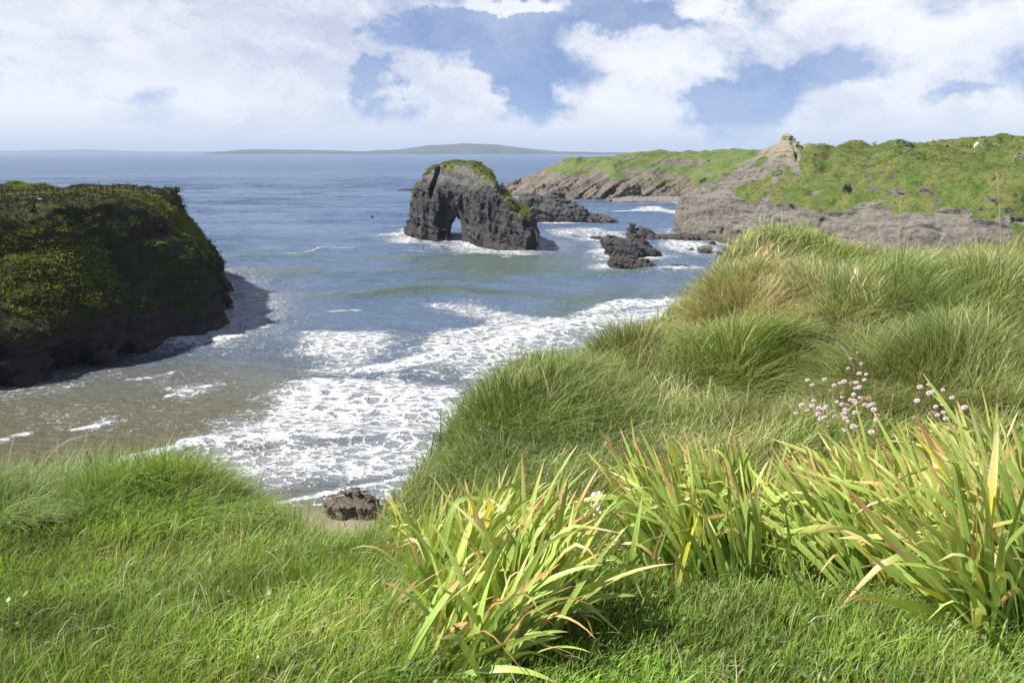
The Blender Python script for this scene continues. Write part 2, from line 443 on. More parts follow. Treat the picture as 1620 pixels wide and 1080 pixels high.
# ================================================================== SEA ARCH
def sea_arch():
    A = np.array([-33.5, 269.0]); B = np.array([9.5, 230.0])
    ex = (B-A)/np.linalg.norm(B-A); L = np.linalg.norm(B-A); ey = np.array([-ex[1], ex[0]])     # ey points away from the camera
    g = Grid((-46, 222, -2), (32, 298, 28), .38)
    s = (g.X-A[0])*ex[0]+(g.Y-A[1])*ex[1]; t = (g.X-A[0])*ey[0]+(g.Y-A[1])*ey[1]
    s = s+.95*t                                  # the block is skewed: its depth runs seaward
    z = g.Z
    # ridge height along the length and half thickness by height
    top = np.interp(s, [-2, 0, 1.5, 3, 6, 11, 16, 22, 28, 32.5, 36, 38.5, 40.5, 43, 47.5, 52, 54.5, 58], [6, 12, 14.5, 16.5, 20.8, 23.3, 24.3, 24.8, 24.6, 23.6, 22.2, 19.5, 16.5, 14.4, 11.0, 9.4, 7, 0])
    hf = np.interp(s, [-2, 0, 4, 10, 18, 26, 34, 46, 54, 58], [3.0, 4.5, 6.0, 6.5, 6.5, 8.5, 10.5, 10.5, 9, 6])
    front = np.interp(s, [-2, 0, 6, 14, 20, 25, 30, 40, 50, 58], [2.5, 1.2, .3, .6, 1.6, .6, -1.2, -1.6, -.8, 2])
    t0 = front+hf
    half = hf[..., None]*np.interp(z, [-3, 0, 2, 8, 16, 22, 26], [1.05, 1.04, 1.0, 1.0, .95, .82, .6])
    f = np.abs(t-t0)[..., None]-half
    f = np.maximum(f, np.maximum(-s[..., None]-.3+.02*z+.35*np.clip(z-12, 0, 20), s[..., None]-55.0+.10*z))
    roof = top - .02*(t-t0)**2
    f = np.maximum(f, (z-roof[..., None])*.75)
    # the opening: a leaning pointed tunnel right through, slanting back to the left
    sc = 20.9
    tun = np.sqrt((((s-sc)[..., None]-.10*(z-3))/4.0)**2+((z+1.5)/9.8)**2)
    hollow = np.sqrt((((s-20.6)[..., None]-.18*(z-5))/5.6)**2+((t+.5)[..., None]/5.5)**2+((z-1)/12.5)**2)
    hollow2 = np.sqrt((((s-16.0)[..., None]-.1*(z-5))/4.5)**2+((t-.5)[..., None]/3.4)**2+((z-5)/9.5)**2)
    notch = np.sqrt((((s-12.0)[..., None]-.42*(z-20))/1.5)**2+((t-.5)[..., None]/4.0)**2+((z-20)/6.5)**2)
    # wave-cut ledge
    sh_ = np.abs(t-t0)[..., None]-half-1.6
    ledge = np.maximum(np.maximum(sh_, z-2.6-.5*np.sin(s*.5)[..., None]), np.maximum(-s[..., None]-2.5, s[..., None]-50))
    f = np.minimum(f, ledge)
    m, p = g.band(f, 4.5)
    rk = rocknoise(p, (.32, .1, 1), 1.15, 1.5, 2.6, 77)
    but = fbm(np.stack([p[:, 0], p[:, 1], p[:, 2]*.18], 1), .26, 3, seed=60, ridged=True)*1.1
    turf = sstep(17, 20, p[:, 2])
    f[m] -= rk*(1-.45*turf) + but*sstep(20, 15, p[:, 2])
    wobt = .34*fbm2(g.X, g.Y, .35, 3, seed=63).reshape(g.X.shape)[..., None]
    for e, k in ((tun, 2.6), (hollow, 3.4), (hollow2, 3.0), (notch, 1.3)):
        f = np.maximum(f, (1-e+wobt)*k)
    V, Q = g.mesh(f)
    # keep only the main body (drop specks)
    me = npmesh('rock', V, [Q], smooth=False)
    N = vnormals(me)
    sv = (V[:, 0]-A[0])*ex[0]+(V[:, 1]-A[1])*ex[1]+.95*((V[:, 0]-A[0])*ey[0]+(V[:, 1]-A[1])*ey[1])
    lo = np.interp(sv, [0, 2, 4, 7, 12, 20, 30, 38, 40, 42, 44, 50, 55], [11.5, 12, 20, 20, 21.5, 20.5, 19.5, 18.5, 30, 13, 9.5, 7, 12])
    veg = sstep(lo-1.5, lo+1.5, V[:, 2]+1.5*fbm(V, .2, 3, seed=61))*sstep(.2, .55, N[:, 2]+.25*fbm(V, .5, 2, seed=62))
    vattr(me, 'veg', veg)
    mat = rock_material('black arch rock', (.014, .0138, .015), (.072, .071, .073), (.043, .040, .039), (.09, .13, .022), (.17, .16, .055), (.32, .1, 1), 2.6, 1.0, ((.16, .15, .13), 20, 25))
    root = empty('sea_arch', (-10, 255, 0))
    tag(root, 'tall black rock stack pierced by an arch with a grassy top, standing in the sea', 'rock arch')
    b = link('rock', me, mat, root); b.matrix_parent_inverse = root.matrix_basis.inverted()
    q = grass_cap('grass_cap', V, N, veg > .5, 7000, .38, M_TURF, [(.09, .14, .02), (.18, .19, .045), (.22, .19, .08)], root, 5, .3)
    q.matrix_parent_inverse = root.matrix_basis.inverted()
    for poly in ([(-1, 1), (6, 0), (14, 0), (17, 2), (17, 13), (1, 11)], [(24, 1), (32, -2), (50, -1.5), (57, 3), (56, 18), (40, 20), (24, 16)]):
        ROCKS2D.append(([tuple(A+ex*(a-.95*b)+ey*b) for a, b in poly], 4.0))
    return A, ex, ey
sea_arch()
print('arch', time.time()-T0)

# ================================================================== SMALLER SEA ROCKS
def sea_rock(name, label, cat, blobs, tilt, seed, h=.3, amp=.7, mat=None, bed=.8, block=1.6, group=None, foam=2.5, capcol=None, part=None):
    """blobs: (centre xyz, radii xyz, yaw, power) rounded boxes joined into one rock"""
    lo = np.min([np.array(b[0])-np.max(b[1][:2])-2.5 for b in blobs], 0); hi = np.max([np.array(b[0])+np.max(b[1][:2])+2.5 for b in blobs], 0)
    lo[2] = -1.2; hi[2] = max(b[0][2]+b[1][2] for b in blobs)+2
    g = Grid(lo, hi, h)
    f = np.full(g.shape, 1e3)
    n = np.array(tilt, float)
    for c, r, yaw, pw in blobs:
        ca, sa = math.cos(yaw), math.sin(yaw)
        u = (g.X-c[0])*ca+(g.Y-c[1])*sa; v = -(g.X-c[0])*sa+(g.Y-c[1])*ca
        uz = (g.Z-c[2])[...] + 0*u[..., None] + (u*n[0]+v*n[1])[..., None]
        e = (np.abs(u/r[0])[..., None]**pw+np.abs(v/r[1])[..., None]**pw+np.abs(uz/r[2])**pw)**(1/pw)
        f = np.minimum(f, (e-1)*min(r))
        k = 16
        ROCKS2D.append(([(c[0]+math.cos(q)*r[0]*ca-math.sin(q)*r[1]*sa, c[1]+math.cos(q)*r[0]*sa+math.sin(q)*r[1]*ca) for q in np.linspace(0, 2*np.pi, k)[:-1]], foam))
    m, p = g.band(f, 2.5*amp+.6)
    f[m] -= rocknoise(p*(1.0), (-n[0]+.02, -n[1], -1), amp, bed, block, seed)
    V, Q = g.mesh(f)
    c0 = blobs[0][0]
    me = npmesh(name, V-np.array([c0[0], c0[1], 0]), [Q])
    N = vnormals(me)
    vattr(me, 'veg', np.zeros(len(V)) if capcol is None else capcol(V, N))
    o = link(name, me, mat); o.location = (c0[0], c0[1], 0)
    return tag(o, label, cat, group)
M_SEAROCK = rock_material('black reef rock', (.02, .02, .021), (.07, .066, .066), (.042, .036, .033), (.1, .1, .03), (.12, .1, .04), (.45, .1, 1), 1.6, 1.3)
M_SEAROCK2 = rock_material('grey wedge rock', (.03, .029, .03), (.1, .093, .092), (.07, .06, .055), (.15, .12, .04), (.13, .1, .04), (.5, .15, 1), 1.6, 1.0)
def P2(px, py): q = onsea(px, py); return q[0], q[1]
# wedge stack behind the arch
x, y = P2(880, 352)
sea_rock('sea_stack', 'slanting grey wedge of rock with an orange-brown knob, in the water behind the arch', 'sea rock',
    [((x, y+6, 3.0), (14, 7, 6.0), -.15, 2.6), ((x-9, y+7, 4.0), (7, 7, 6.5), 0, 2.6), ((x+15, y+4, .8), (10, 4.5, 2.6), -.25, 2.4), ((x+.5, y+7, 9.6), (2.8, 2.4, 2.6), 0, 3)],
    (.12, 0, 1), 5, .4, .85, M_SEAROCK2, 1.0, 2.0)
x, y = P2(996, 405)
sea_rock('reef_rock', 'large black layered slab of rock in the surf right of the arch', 'sea rock',
    [((x-.8, y+2.5, 1.0), (6.4, 4.2, 3.6), -.35, 2.6), ((x+2.6, y+5.0, 1.6), (4.2, 3.0, 3.7), -.2, 2.4), ((x+5.8, y+1, .7), (3.2, 2.2, 1.7), 0, 2.6)],
    (.26, .06, 1), 9, .26, .65, M_SEAROCK, .8, 1.5)
x, y = P2(1003, 424)
sea_rock('reef_rock', 'low black rock block in front of the layered black slab', 'sea rock',
    [((x-1.4, y+1.2, .7), (4.4, 1.9, 2.0), -.3, 3.0), ((x+2.4, y+.0, .3), (2.8, 1.7, 1.6), -.4, 2.8)], (.22, 0, 1), 14, .22, .5, M_SEAROCK, .6, 1.2)
x, y = P2(1004, 379)
sea_rock('reef_rock', 'jagged dark pinnacle behind the layered black slab', 'sea rock',
    [((x-.6, y+2, 1.5), (1.7, 1.5, 3.2), .4, 2.2), ((x+3.5, y+2, .8), (4.6, 2.2, 2.6), -.2, 2.4)], (.25, 0, 1), 19, .3, .6, M_SEAROCK, .8, 1.4)
x, y = P2(1075, 381)
sea_rock('reef_rock', 'flat dark reef running from the pinnacle to the grey cliff', 'sea rock',
    [((x-3, y+3, .2), (10, 3.5, 1.4), -.1, 2.4), ((x+8, y+1.0, .3), (7, 3, 1.3), -.35, 2.4)], (.03, 0, 1), 23, .35, .55, M_SEAROCK, .8, 1.8)
x, y = P2(1117, 402)
M_BOULDER = rock_material('grey boulder', (.05, .047, .045), (.13, .125, .12), (.08, .072, .066), (.1, .1, .03), (.1, .1, .03), (.1, .1, 1), .5, 1.6)
sea_rock('boulder', 'rounded grey boulder in the shallows below the grey cliff', 'boulder', [((x, y+1.2, .7), (2.1, 1.6, 1.5), .2, 2.8)], (0, 0, 1), 27, .16, .22, M_BOULDER, .8, 1.2, foam=1.5)
x, y = P2(1077, 425)
sea_rock('reef_rock', 'small sloping brown rock awash in foam, nearest the grassy bank', 'sea rock', [((x, y+.8, .1), (2.7, 1.0, .75), -.5, 2.4)], (.1, 0, 1), 29, .14, .25, M_SEAROCK, .5, 1, foam=2.2)
x, y = P2(945, 378)
sea_rock('reef_rock', 'small low rock awash left of the black slab', 'sea rock', [((x, y+.8, .1), (2.2, 1.0, .7), -.3, 2.4)], (.05, 0, 1), 33, .16, .25, M_SEAROCK, .5, 1, foam=2.0)
x, y = P2(648, 302)
sea_rock('reef_rock', 'thin dark skerry breaking the water far left of the arch', 'sea rock', [((x, y, .1), (8, 2.5, 1.2), 0, 2.4)], (.02, 0, 1), 37, .35, .4, M_SEAROCK, .6, 1.5, foam=3.0)
for i, (px, py, rx) in enumerate([(1094, 398, 1.0), (1140, 404, 1.2), (1152, 398, 1.6), (1128, 388, 1.3)]):
    x, y = P2(px, py)
    sea_rock('shore_rock', ['tiny rock in the surf left of the rounded grey boulder', 'small dark rock right of the rounded grey boulder', 'dark rock at the grassy bank edge under the grey cliff', 'small rock between the grey boulder and the cliff foot'][i], 'sea rock',
        [((x, y+.5, .2), (rx, rx*.7, .8), .3*i, 2.6)], (.1, 0, 1), 41+i, .15, .22, M_SEAROCK, .5, .9, group='rocks below the grey cliff', foam=1.2)
M_BROWN = rock_material('brown beach rock', (.05, .04, .032), (.15, .122, .095), (.085, .065, .05), (.1, .1, .03), (.1, .1, .03), (.1, .1, 1), -3, 5.0)
x, y = P2(560, 820)
sea_rock('beach_rock', 'pitted brown boulder on the sand below the grass edge', 'boulder', [((x-.5, y+.7, .6), (1.5, 1.1, .8), .25, 2.3), ((x+.9, y+.4, .35), (1.1, .9, 1.0), 0, 2.3)], (-.1, 0, 1), 47, .08, .38, M_BROWN, .35, .6, foam=.5)
print('rocks', time.time()-T0)

# ================================================================== RIGHT HEADLAND
def right_headland():
    poly = [(57.5, 282), (60.5, 268), (68, 251), (76, 233), (85, 215), (92, 192), (102, 167), (118, 142), (150, 116), (215, 100), (330, 100), (330, 345), (120, 345), (88, 305), (65, 296)]
    ROCKS2D.append((poly, 4.0))
    g = Grid((52, 110, -2), (215, 325, 36), .62)
    d = polydist(g.X, g.Y, poly)
    wig = fbm2(g.X, g.Y, .045, 3, seed=70).reshape(g.X.shape)*4.0 + fbm2(g.X, g.Y, .16, 2, seed=71).reshape(g.X.shape)*1.2
    z = g.Z
    D = np.interp(g.ax[2], [-3, 0, 2, 5, 9, 13, 15, 19, 24, 27.5, 29.5, 45], [-1.0, -.3, 0, .6, 1.6, 3.4, 6, 11.5, 18, 23.5, 29, 90])[None, None]
    slope = np.gradient(D, g.h, axis=2)
    f = (D-d[..., None]+wig[..., None]*np.interp(g.ax[2], [0, 10, 25], [.6, 1, .8])[None, None])/np.sqrt(1+slope**2)
    zt = np.interp(g.X, [50, 57, 63, 70, 77, 83, 88, 92, 95, 99, 104, 150, 220], [7, 11.0, 14.0, 16.5, 20.0, 25.5, 35.5, 34.5, 27.0, 28.0, 31.0, 33.5, 34])
    zt = zt - .1*np.clip(np.abs(g.Y-268)-10, 0, 40)*sstep(100, 80, g.X) + fbm2(g.X, g.Y, .05, 3, seed=72).reshape(g.X.shape)*1.0
    # plateau dips toward the right so that its edge reads level
    zt = zt - np.clip(262-g.Y, 0, 150)*.038 - 3.8*sstep(96, 106, g.X)
    f = np.maximum(f, (z-zt[..., None])*.8)
    cone = np.sqrt(((g.X-87.5)*1.0+(g.Y-262)*.15)**2+((g.Y-262)*.55)**2)[..., None]-(32.4-z)*np.where(g.X < 87.5, .82, .5)[..., None]
    f = np.minimum(f, np.maximum(cone*.7, 12-z))
    # gully beside the pale peak and at the right
    for (cx, cy, dx, dy, r, z0) in [(95, 246, .5, .87, 2.2, 22), (111, 172, .75, .66, 2.8, 8)]:
        u = (g.X-cx)*dy-(g.Y-cy)*dx; v = (g.X-cx)*dx+(g.Y-cy)*dy
        e = np.sqrt((u/r)**2+(v/13)**2)[..., None]+np.clip(z0-z, 0, 50)/6
        f = f+2.4*np.exp(-e**2)
    # undercut at the foot of the tip
    e = np.sqrt(((g.X-66)/9)**2+((g.Y-254)/9)**2)[..., None]; e = np.sqrt(e**2+((z-3.0)/1.6)**2)
    f = np.maximum(f, (1-e)*1.3)
    m, p = g.band(f, 5.0)
    rk = rocknoise(p, (.35, .3, 1), 0.65, 1.3, 3.4, 81)
    rib = fbm(np.stack([p[:, 0]+p[:, 2]*.5, p[:, 1], p[:, 2]*.15], 1), .3, 4, .6, seed=82, ridged=True)*.6
    soft = fbm(p*np.array([1, 1, 1.6]), .06, 5, .58, seed=83)*2.6+fbm(np.stack([p[:, 0]*.5+p[:, 1]*.2, p[:, 1]*.5, p[:, 2]*1.6], 1), .42, 3, .55, seed=84, ridged=True)*.34
    edge = 14.3+5.0*fbm(p, .05, 4, seed=85)
    wv = sstep(edge-1, edge+1.5, p[:, 2])*sstep(74, 92, p[:, 0]+8*fbm(p, .07, 2, seed=86)-.25*(p[:, 1]-250))
    f[m] -= (rk*.9+rib)*(1-wv)+soft*wv-1.1*sstep(edge-4.5, edge-1.0, p[:, 2])*(1-sstep(edge-.9, edge+.3, p[:, 2]))*sstep(74, 92, p[:, 0])
    V, Q = g.mesh(f)
    me = npmesh('headland', V, [Q], smooth=False); N = vnormals(me)
    ed = 14.3+5.0*fbm(V, .05, 4, seed=85)+1.2*fbm(V, .2, 2, seed=90)
    veg = sstep(ed-.8, ed+1.2, V[:, 2])*sstep(76, 88, V[:, 0]+8*fbm(V, .07, 2, seed=86)-.25*(V[:, 1]-250)+10*sstep(22, 15, V[:, 2]))
    tongue = sstep(.1, .45, fbm(V*np.array([1, 1, .4]), .09, 3, seed=91))*sstep(9, 13, V[:, 2])
    veg = np.maximum(veg, tongue*.9*sstep(.35, .6, N[:, 2]))*sstep(.10, .34, N[:, 2]+.12*fbm(V, .3, 2, seed=92))
    veg = veg*(1-.45*sstep(.42, .6, fbm(np.stack([V[:, 0], V[:, 1]*.6, V[:, 2]*2.6], 1), .12, 4, seed=93)))
    peak = np.exp(-(((V[:, 0]-86)/4.5)**2+((V[:, 1]-260)/12)**2))
    veg = veg*(1-.9*peak*sstep(20, 24, V[:, 2]))
    vattr(me, 'veg', veg)
    mat = rock_material('grey shale cliff', (.04, .036, .032), (.175, .158, .135), (.12, .105, .085), (.06, .105, .016), (.128, .132, .036), (.5, .3, .8), 1.2, .42, ((.24, .215, .15), 27, 33), .22)
    o = tag(link('headland', me, mat), 'green sloping headland with a pale peak over grey shale cliffs, right of the bay', 'headland', kind='structure')
    q = grass_cap('headland_grass', V, N, (veg > .5) & (V[:, 1] < 300) & (V[:, 0] < 170), 70000, .27, M_TURF, [(.045, .085, .012), (.135, .155, .034), (.17, .13, .06)], None, 3, .4)
    tag(q, 'short green turf on the slope of the right headland', 'grass', kind='stuff')
    return V
VR = right_headland()
print('right headland', len(VR), time.time()-T0)

# ================================================================== FAR HEADLAND
def far_headland():
    poly = [(-7, 533), (-2, 520), (10, 510), (27, 497), (42, 484), (56, 470), (70, 474), (80, 482), (100, 478), (120, 462), (150, 440), (260, 430), (420, 520), (420, 760), (260, 800), (120, 640), (40, 570)]
    ROCKS2D.append((poly, 5.0))
    g = Grid((-14, 425, -2), (250, 660, 33), 1.0)
    d = polydist(g.X, g.Y, poly)
    wig = fbm2(g.X, g.Y, .03, 3, seed=100).reshape(g.X.shape)*6
    z = g.Z
    D = np.interp(g.ax[2], [-3, 0, 2, 5, 8, 12, 18, 23, 26, 40], [-1, -.3, 0, 2, 5, 11, 20, 29, 38, 130])[None, None]
    slope = np.gradient(D, g.h, axis=2)
    f = (D-d[..., None]+wig[..., None])/np.sqrt(1+slope**2)
    zt = np.interp(g.X, [-12, -6, 0, 24, 57, 78, 118, 160, 250], [9, 13, 16, 20.5, 24, 26.5, 27, 28, 29])+fbm2(g.X, g.Y, .02, 2, seed=101).reshape(g.X.shape)*.8
    f = np.maximum(f, (z-zt[..., None])*.9)
    # slanting overhangs in the tilted beds
    for (x0, y0, z0, ln, r) in [(2, 508, 5, 11, 4.5), (30, 490, 6, 14, 5.0), (60, 471, 5, 13, 4.2), (12, 503, 3, 8, 2.5)]:
        u = (g.X-x0)[..., None]*.82+(z-z0)*.57; v = -(g.X-x0)[..., None]*.57+(z-z0)*.82
        e = np.sqrt((u/ln)**2+(v/(r*.62))**2+((g.Y-y0)/9)[..., None]**2)
        f = np.maximum(f, (1-e)*3.0)
    m, p = g.band(f, 5)
    rk = rocknoise(p, (-.57, .2, .82), 2.0, 2.0, 5.0, 103)
    soft = fbm(p*np.array([1, 1, 1.8]), .035, 5, .55, seed=104)*2.2
    wv = sstep(9, 14, p[:, 2]+5*fbm(p, .04, 3, seed=106))*sstep(0, 40, p[:, 0])
    f[m] -= rk*(1-wv)+(soft+.3*rk)*wv
    V, Q = g.mesh(f)
    me = npmesh('far_headland', V, [Q]); N = vnormals(me)
    veg = sstep(8, 13, V[:, 2]+6*fbm(V, .035, 3, seed=106)-6*sstep(70, 20, V[:, 0])+6*sstep(75, 110, V[:, 0]))*sstep(.3, .6, N[:, 2]+.3*fbm(V, .06, 3, seed=107))
    veg = veg*(1-.8*sstep(.12, .32, fbm(np.stack([V[:, 0], V[:, 1], V[:, 2]*4], 1), .045, 4, seed=108))*sstep(26.5, 23, V[:, 2]))
    vattr(me, 'veg', veg)
    mat = rock_material('far shale cliff', (.04, .034, .028), (.185, .16, .125), (.15, .125, .095), (.075, .135, .02), (.14, .155, .05), (-.57, .2, .82), 1.5, .28)
    tag(link('headland', me, mat), 'distant headland of slanting grey strata and green fields behind the arch', 'headland', kind='structure')
far_headland()
# shingle on the far shore
def shingle():
    n = 2600
    t = rng.uniform(0, 1, n)
    X = 58+t*52; Y = np.interp(X, [56, 70, 80, 100, 120], [468, 472, 478, 473, 458])+rng.uniform(-9, 4, n)
    Z = (Y-np.interp(X, [56, 70, 80, 100, 120], [460, 463, 470, 465, 450]))*.16+.0
    r = rng.uniform(.35, 1.0, n)
    base = np.array([[1, 0, 0], [-1, 0, 0], [0, 1, 0], [0, -1, 0], [0, 0, .7], [0, 0, -.7]], float)
    tri = np.array([[0, 2, 4], [2, 1, 4], [1, 3, 4], [3, 0, 4], [2, 0, 5], [1, 2, 5], [3, 1, 5], [0, 3, 5]])
    a = rng.uniform(0, 6.28, n); ca, sa = np.cos(a), np.sin(a)
    B = base[None]*r[:, None, None]*rng.uniform(.7, 1.3, (n, 6, 1))
    V = np.stack([B[..., 0]*ca[:, None]-B[..., 1]*sa[:, None], B[..., 0]*sa[:, None]+B[..., 1]*ca[:, None], B[..., 2]], -1)+np.stack([X, Y, Z], 1)[:, None]
    Fc = (np.arange(n)[:, None, None]*6+tri[None]).reshape(-1, 3)
    me = npmesh('pebbles', V.reshape(-1, 3), [Fc])
    tag(link('pebbles', me, simple('grey shingle', (.19, .175, .16), .85, 1.2, .5)), 'grey shingle bank on the far shore under the green slope', 'pebbles', kind='stuff')
shingle()
print('far', time.time()-T0)

# ================================================================== FAR HILLS
def far_hills():
    m, nt = newmat('far hill hazed turf')
    P = nt.pos()
    c = nt.mix(nt.ramp(nt.noise(P, .0016, 5), .4, .6), (.034, .048, .046), (.06, .066, .062))  # bluish base tones paint distance haze into the turf
    c = nt.mix(nt.ramp(nt.noise(P, .006, 4), .5, .7), c, (.04, .05, .035))
    bsdf(nt, c, .95, .1)
    for name, Y, prof, lab in [('hills', 9500, [(345, 241), (360, 238.5), (400, 235), (440, 234), (500, 234.5), (545, 236.5), (590, 237.5), (640, 234), (690, 227.5), (735, 225.5), (790, 228), (840, 234), (880, 237.5), (930, 238.5), (1000, 239.5), (1080, 241)], 'long low hill on the horizon beyond the arch'),
                          ('hills', 16000, [(-500, 239), (-200, 236), (0, 236), (60, 237.5), (120, 236.5), (170, 235.3), (230, 237.5), (300, 238.5), (420, 238), (500, 241)], 'faint thin line of hills far away on the left horizon')]:
        xs = np.linspace(prof[0][0], prof[-1][0], 160)
        hs = np.interp(xs, [a for a, b in prof], [b for a, b in prof])
        X = (xs-810)/F*Y*1.03
        H = np.maximum((240.6-hs)/F*Y*1.03+ (0 if Y > 12000 else 4), 2) + fbm2(X, X*0, .0012, 4, seed=3)*9
        rows = []
        for t, k in [(-1500, -.3), (-1350, .0), (-1330, .25), (-1000, .5), (-500, .85), (0, 1), (600, .9), (1500, .3), (2200, -.3)]:
            rows.append(np.stack([X*(1+t/Y), np.full_like(X, Y+t)+fbm2(X, X*0+t, .002, 3, seed=9)*150, H*k+(fbm2(X, X*0+t, .0016, 3, seed=10)*.12*H if 0 < k else 0) - (20 if k < 0 else 0)], 1))
        V = np.concatenate(rows)
        me = npmesh(name, V, [gridfaces(len(rows), len(xs))])
        tag(link(name, me, m), lab, 'hills', kind='structure')
far_hills()

# ================================================================== SEA, SURF AND BEACH
def S(pts): return [tuple(onsea(a, b)[:2]) for a, b in pts]
def sea():
    ys = []
    y = 36.0
    while y < 900: ys.append(y); y *= 1.0046
    while y < 42000: ys.append(y); y *= 1.03
    ys = np.array(ys)
    tx = np.linspace(-1.25, 1.25, 860)
    X = ys[:, None]*tx[None]; Y = np.repeat(ys[:, None], len(tx), 1)
    sh = X.shape
    # swell rolling in towards the beach, with broken crests
    warp = fbm2(X, Y, .012, 3, seed=200).reshape(sh)*9
    warp2 = fbm2(X, Y, .03, 3, seed=201).reshape(sh)*4
    amp_loc = .55+.6*sstep(-.3, .4, fbm2(X, Y, .016, 2, seed=202).reshape(sh))
    Z = np.zeros(sh)
    for lam, a, th, sd in [(31, .8, -.10, 0), (19, .5, .08, 1), (11, .24, -.25, 2), (6.3, .12, .3, 3), (3.9, .07, -.5, 4), (2.3, .04, .15, 5)]:
        ph = (X*math.sin(th)+Y*math.cos(th)+warp*(1 if lam > 8 else .3)+warp2*(1 if lam > 5 else .4))*2*np.pi/lam
        s_ = np.sin(ph)
        w_ = (1-np.abs(np.sin(ph/2)))**1.2*1.6-.55                  # sharper crests
        m_ = amp_loc if lam > 9 else .35+1.0*sstep(-.35, .5, fbm2(X, Y, .06, 2, seed=205+sd).reshape(sh))
        Z += a*(w_ if lam > 5 else s_*.8)*m_*np.clip(1.35-.0046*ys[:, None]*3.0/lam, 0, 1)
    calm = sstep(58, 100, Y)*.85+.15
    calm = calm*(1-.55*sstep(-18, -34, X)*sstep(115, 95, Y))
    Z *= calm
    # ---- foam density in plan
    Fm = np.zeros(sh); near = (Y < 340)
    xn, yn = X[near], Y[near]
    n_lo = fbm2(xn, yn, .07, 4, seed=210); n_hi = fbm2(xn, yn, .35, 3, seed=211)
    f = np.zeros(len(xn)); hgt = np.zeros(len(xn))
    def area(poly, soft, dens):
        nonlocal f
        d = polydist(xn, yn, S(poly))+n_lo*soft*1.0+n_hi*soft*.35
        f = np.maximum(f, np.clip(dens*(.86+.5*n_lo+.25*n_hi), .05, .95)*sstep(-soft*1.3, soft*1.3, d))
    def crest(poly, wid, dens, lift=0.0, back=1.0):
        nonlocal f, hgt
        d = linedist(xn, yn, S(poly))+n_lo*wid*.3+n_hi*wid*.3
        f = np.maximum(f, dens*sstep(wid, wid*.25, d))
        hgt = np.maximum(hgt, lift*np.exp(-(linedist(xn, yn, S(poly))/(2.4))**2))
    # broad sheets of spent foam
    area([(300, 705), (360, 668), (450, 620), (560, 598), (660, 600), (745, 620), (760, 640), (720, 690), (600, 692), (520, 690), (400, 705)], 3.2, .84)
    area([(300, 712), (420, 704), (560, 696), (720, 694), (690, 735), (600, 757), (480, 768), (420, 790), (370, 770), (330, 745)], 2.6, .6)
    area([(440, 560), (480, 530), (560, 528), (640, 540), (650, 565), (590, 582), (500, 580)], 4, .78)
    area([(600, 592), (680, 548), (740, 520), (820, 512), (900, 495), (985, 478), (1090, 474), (1090, 505), (1000, 530), (900, 560), (820, 585), (760, 612), (660, 600)], 4.5, .76)
    area([(700, 480), (760, 478), (830, 498), (900, 506), (870, 522), (800, 512), (740, 498)], 4, .5)
    area([(640, 600), (760, 590), (780, 612), (740, 650), (660, 625)], 3, .48)
    area([(400, 800), (480, 785), (600, 760), (680, 738), (660, 780), (560, 800), (470, 812)], 1.8, .46)
    area([(380, 505), (430, 515), (480, 525), (440, 545), (395, 530)], 3, .42)
    area([(250, 620), (300, 610), (355, 606), (340, 622), (290, 635)], 1.6, .5)
    area([(120, 680), (180, 658), (200, 665), (150, 684)], 1.2, .45)
    area([(-200, 520), (0, 640), (100, 700), (300, 690), (420, 600), (480, 540), (330, 570), (100, 640)], 4, .13)
    # bright breaking crests
    crest([(185, 733), (210, 724), (240, 718), (272, 713)], 1.5, 1.0, .35)
    crest([(300, 702), (345, 697), (390, 694), (430, 690), (470, 686)], 2.0, 1.0, .55)
    crest([(470, 688), (540, 690), (600, 686), (660, 685), (740, 682)], 1.0, .95, .35)
    crest([(575, 585), (640, 574), (690, 566), (720, 556), (770, 550), (830, 535), (900, 522), (980, 508), (1060, 492), (1100, 486)], 2.6, .98, .6)
    crest([(680, 552), (715, 530), (760, 522), (830, 520)], 2.2, .85, .3)
    crest([(930, 492), (990, 480), (1080, 478)], 2.6, .92, .5)
    crest([(440, 797), (500, 785), (560, 774), (620, 763), (680, 742)], .5, .95, .12)
    crest([(470, 806), (540, 795), (585, 787), (640, 778)], .45, .85, .05)
    crest([(0, 700), (18, 692), (40, 688)], 1.0, .9, .1)
    crest([(118, 682), (150, 676), (175, 668)], .7, .8, .1)
    crest([(268, 629), (310, 618), (350, 612)], .8, .8, .1)
    crest([(520, 495), (545, 494), (572, 492)], .5, .9, .55)
    crest([(400, 402), (470, 400), (520, 391), (560, 394)], .8, .6, .4)
    crest([(635, 406), (668, 403)], .5, .8, .3)
    crest([(580, 303), (620, 301), (655, 301)], 4, .9, .1)
    crest([(370, 512), (400, 514), (416, 517)], 1.6, .7, .3)
    crest([(205, 600), (240, 597), (275, 590)], .8, .7, .05)
    # swash along every rock foot
    for poly, spread in ROCKS2D:
        P = np.array(poly); c = P.mean(0); r = np.linalg.norm(P-c, axis=1).max()+spread*4
        k = np.flatnonzero((np.hypot(xn-c[0], yn-c[1]) < r))
        if len(k) == 0: continue
        d = -polydist(xn[k], yn[k], poly)
        side = .4+.6*sstep(-.35, .35, n_lo[k])
        cave = sstep(-38, -46, xn[k])*sstep(118, 112, yn[k])          # quiet water under the dark headland
        f[k] = np.maximum(f[k], sstep(spread*1.6, .0, d+n_hi[k]*spread*.5)*.95*side*(1-.75*cave))
        f[k] = np.maximum(f[k], sstep(spread*4.5, .0, d+n_lo[k]*spread*1.2)*.52*side*(1-.8*cave))
    # white water round the outer rocks
    area([(605, 372), (640, 362), (655, 380), (720, 388), (700, 396), (640, 388)], 4, .75)
    area([(690, 392), (740, 380), (800, 394), (850, 402), (800, 406), (740, 400)], 3, .62)
    area([(850, 362), (930, 360), (1000, 372), (960, 384), (890, 376)], 5, .6)
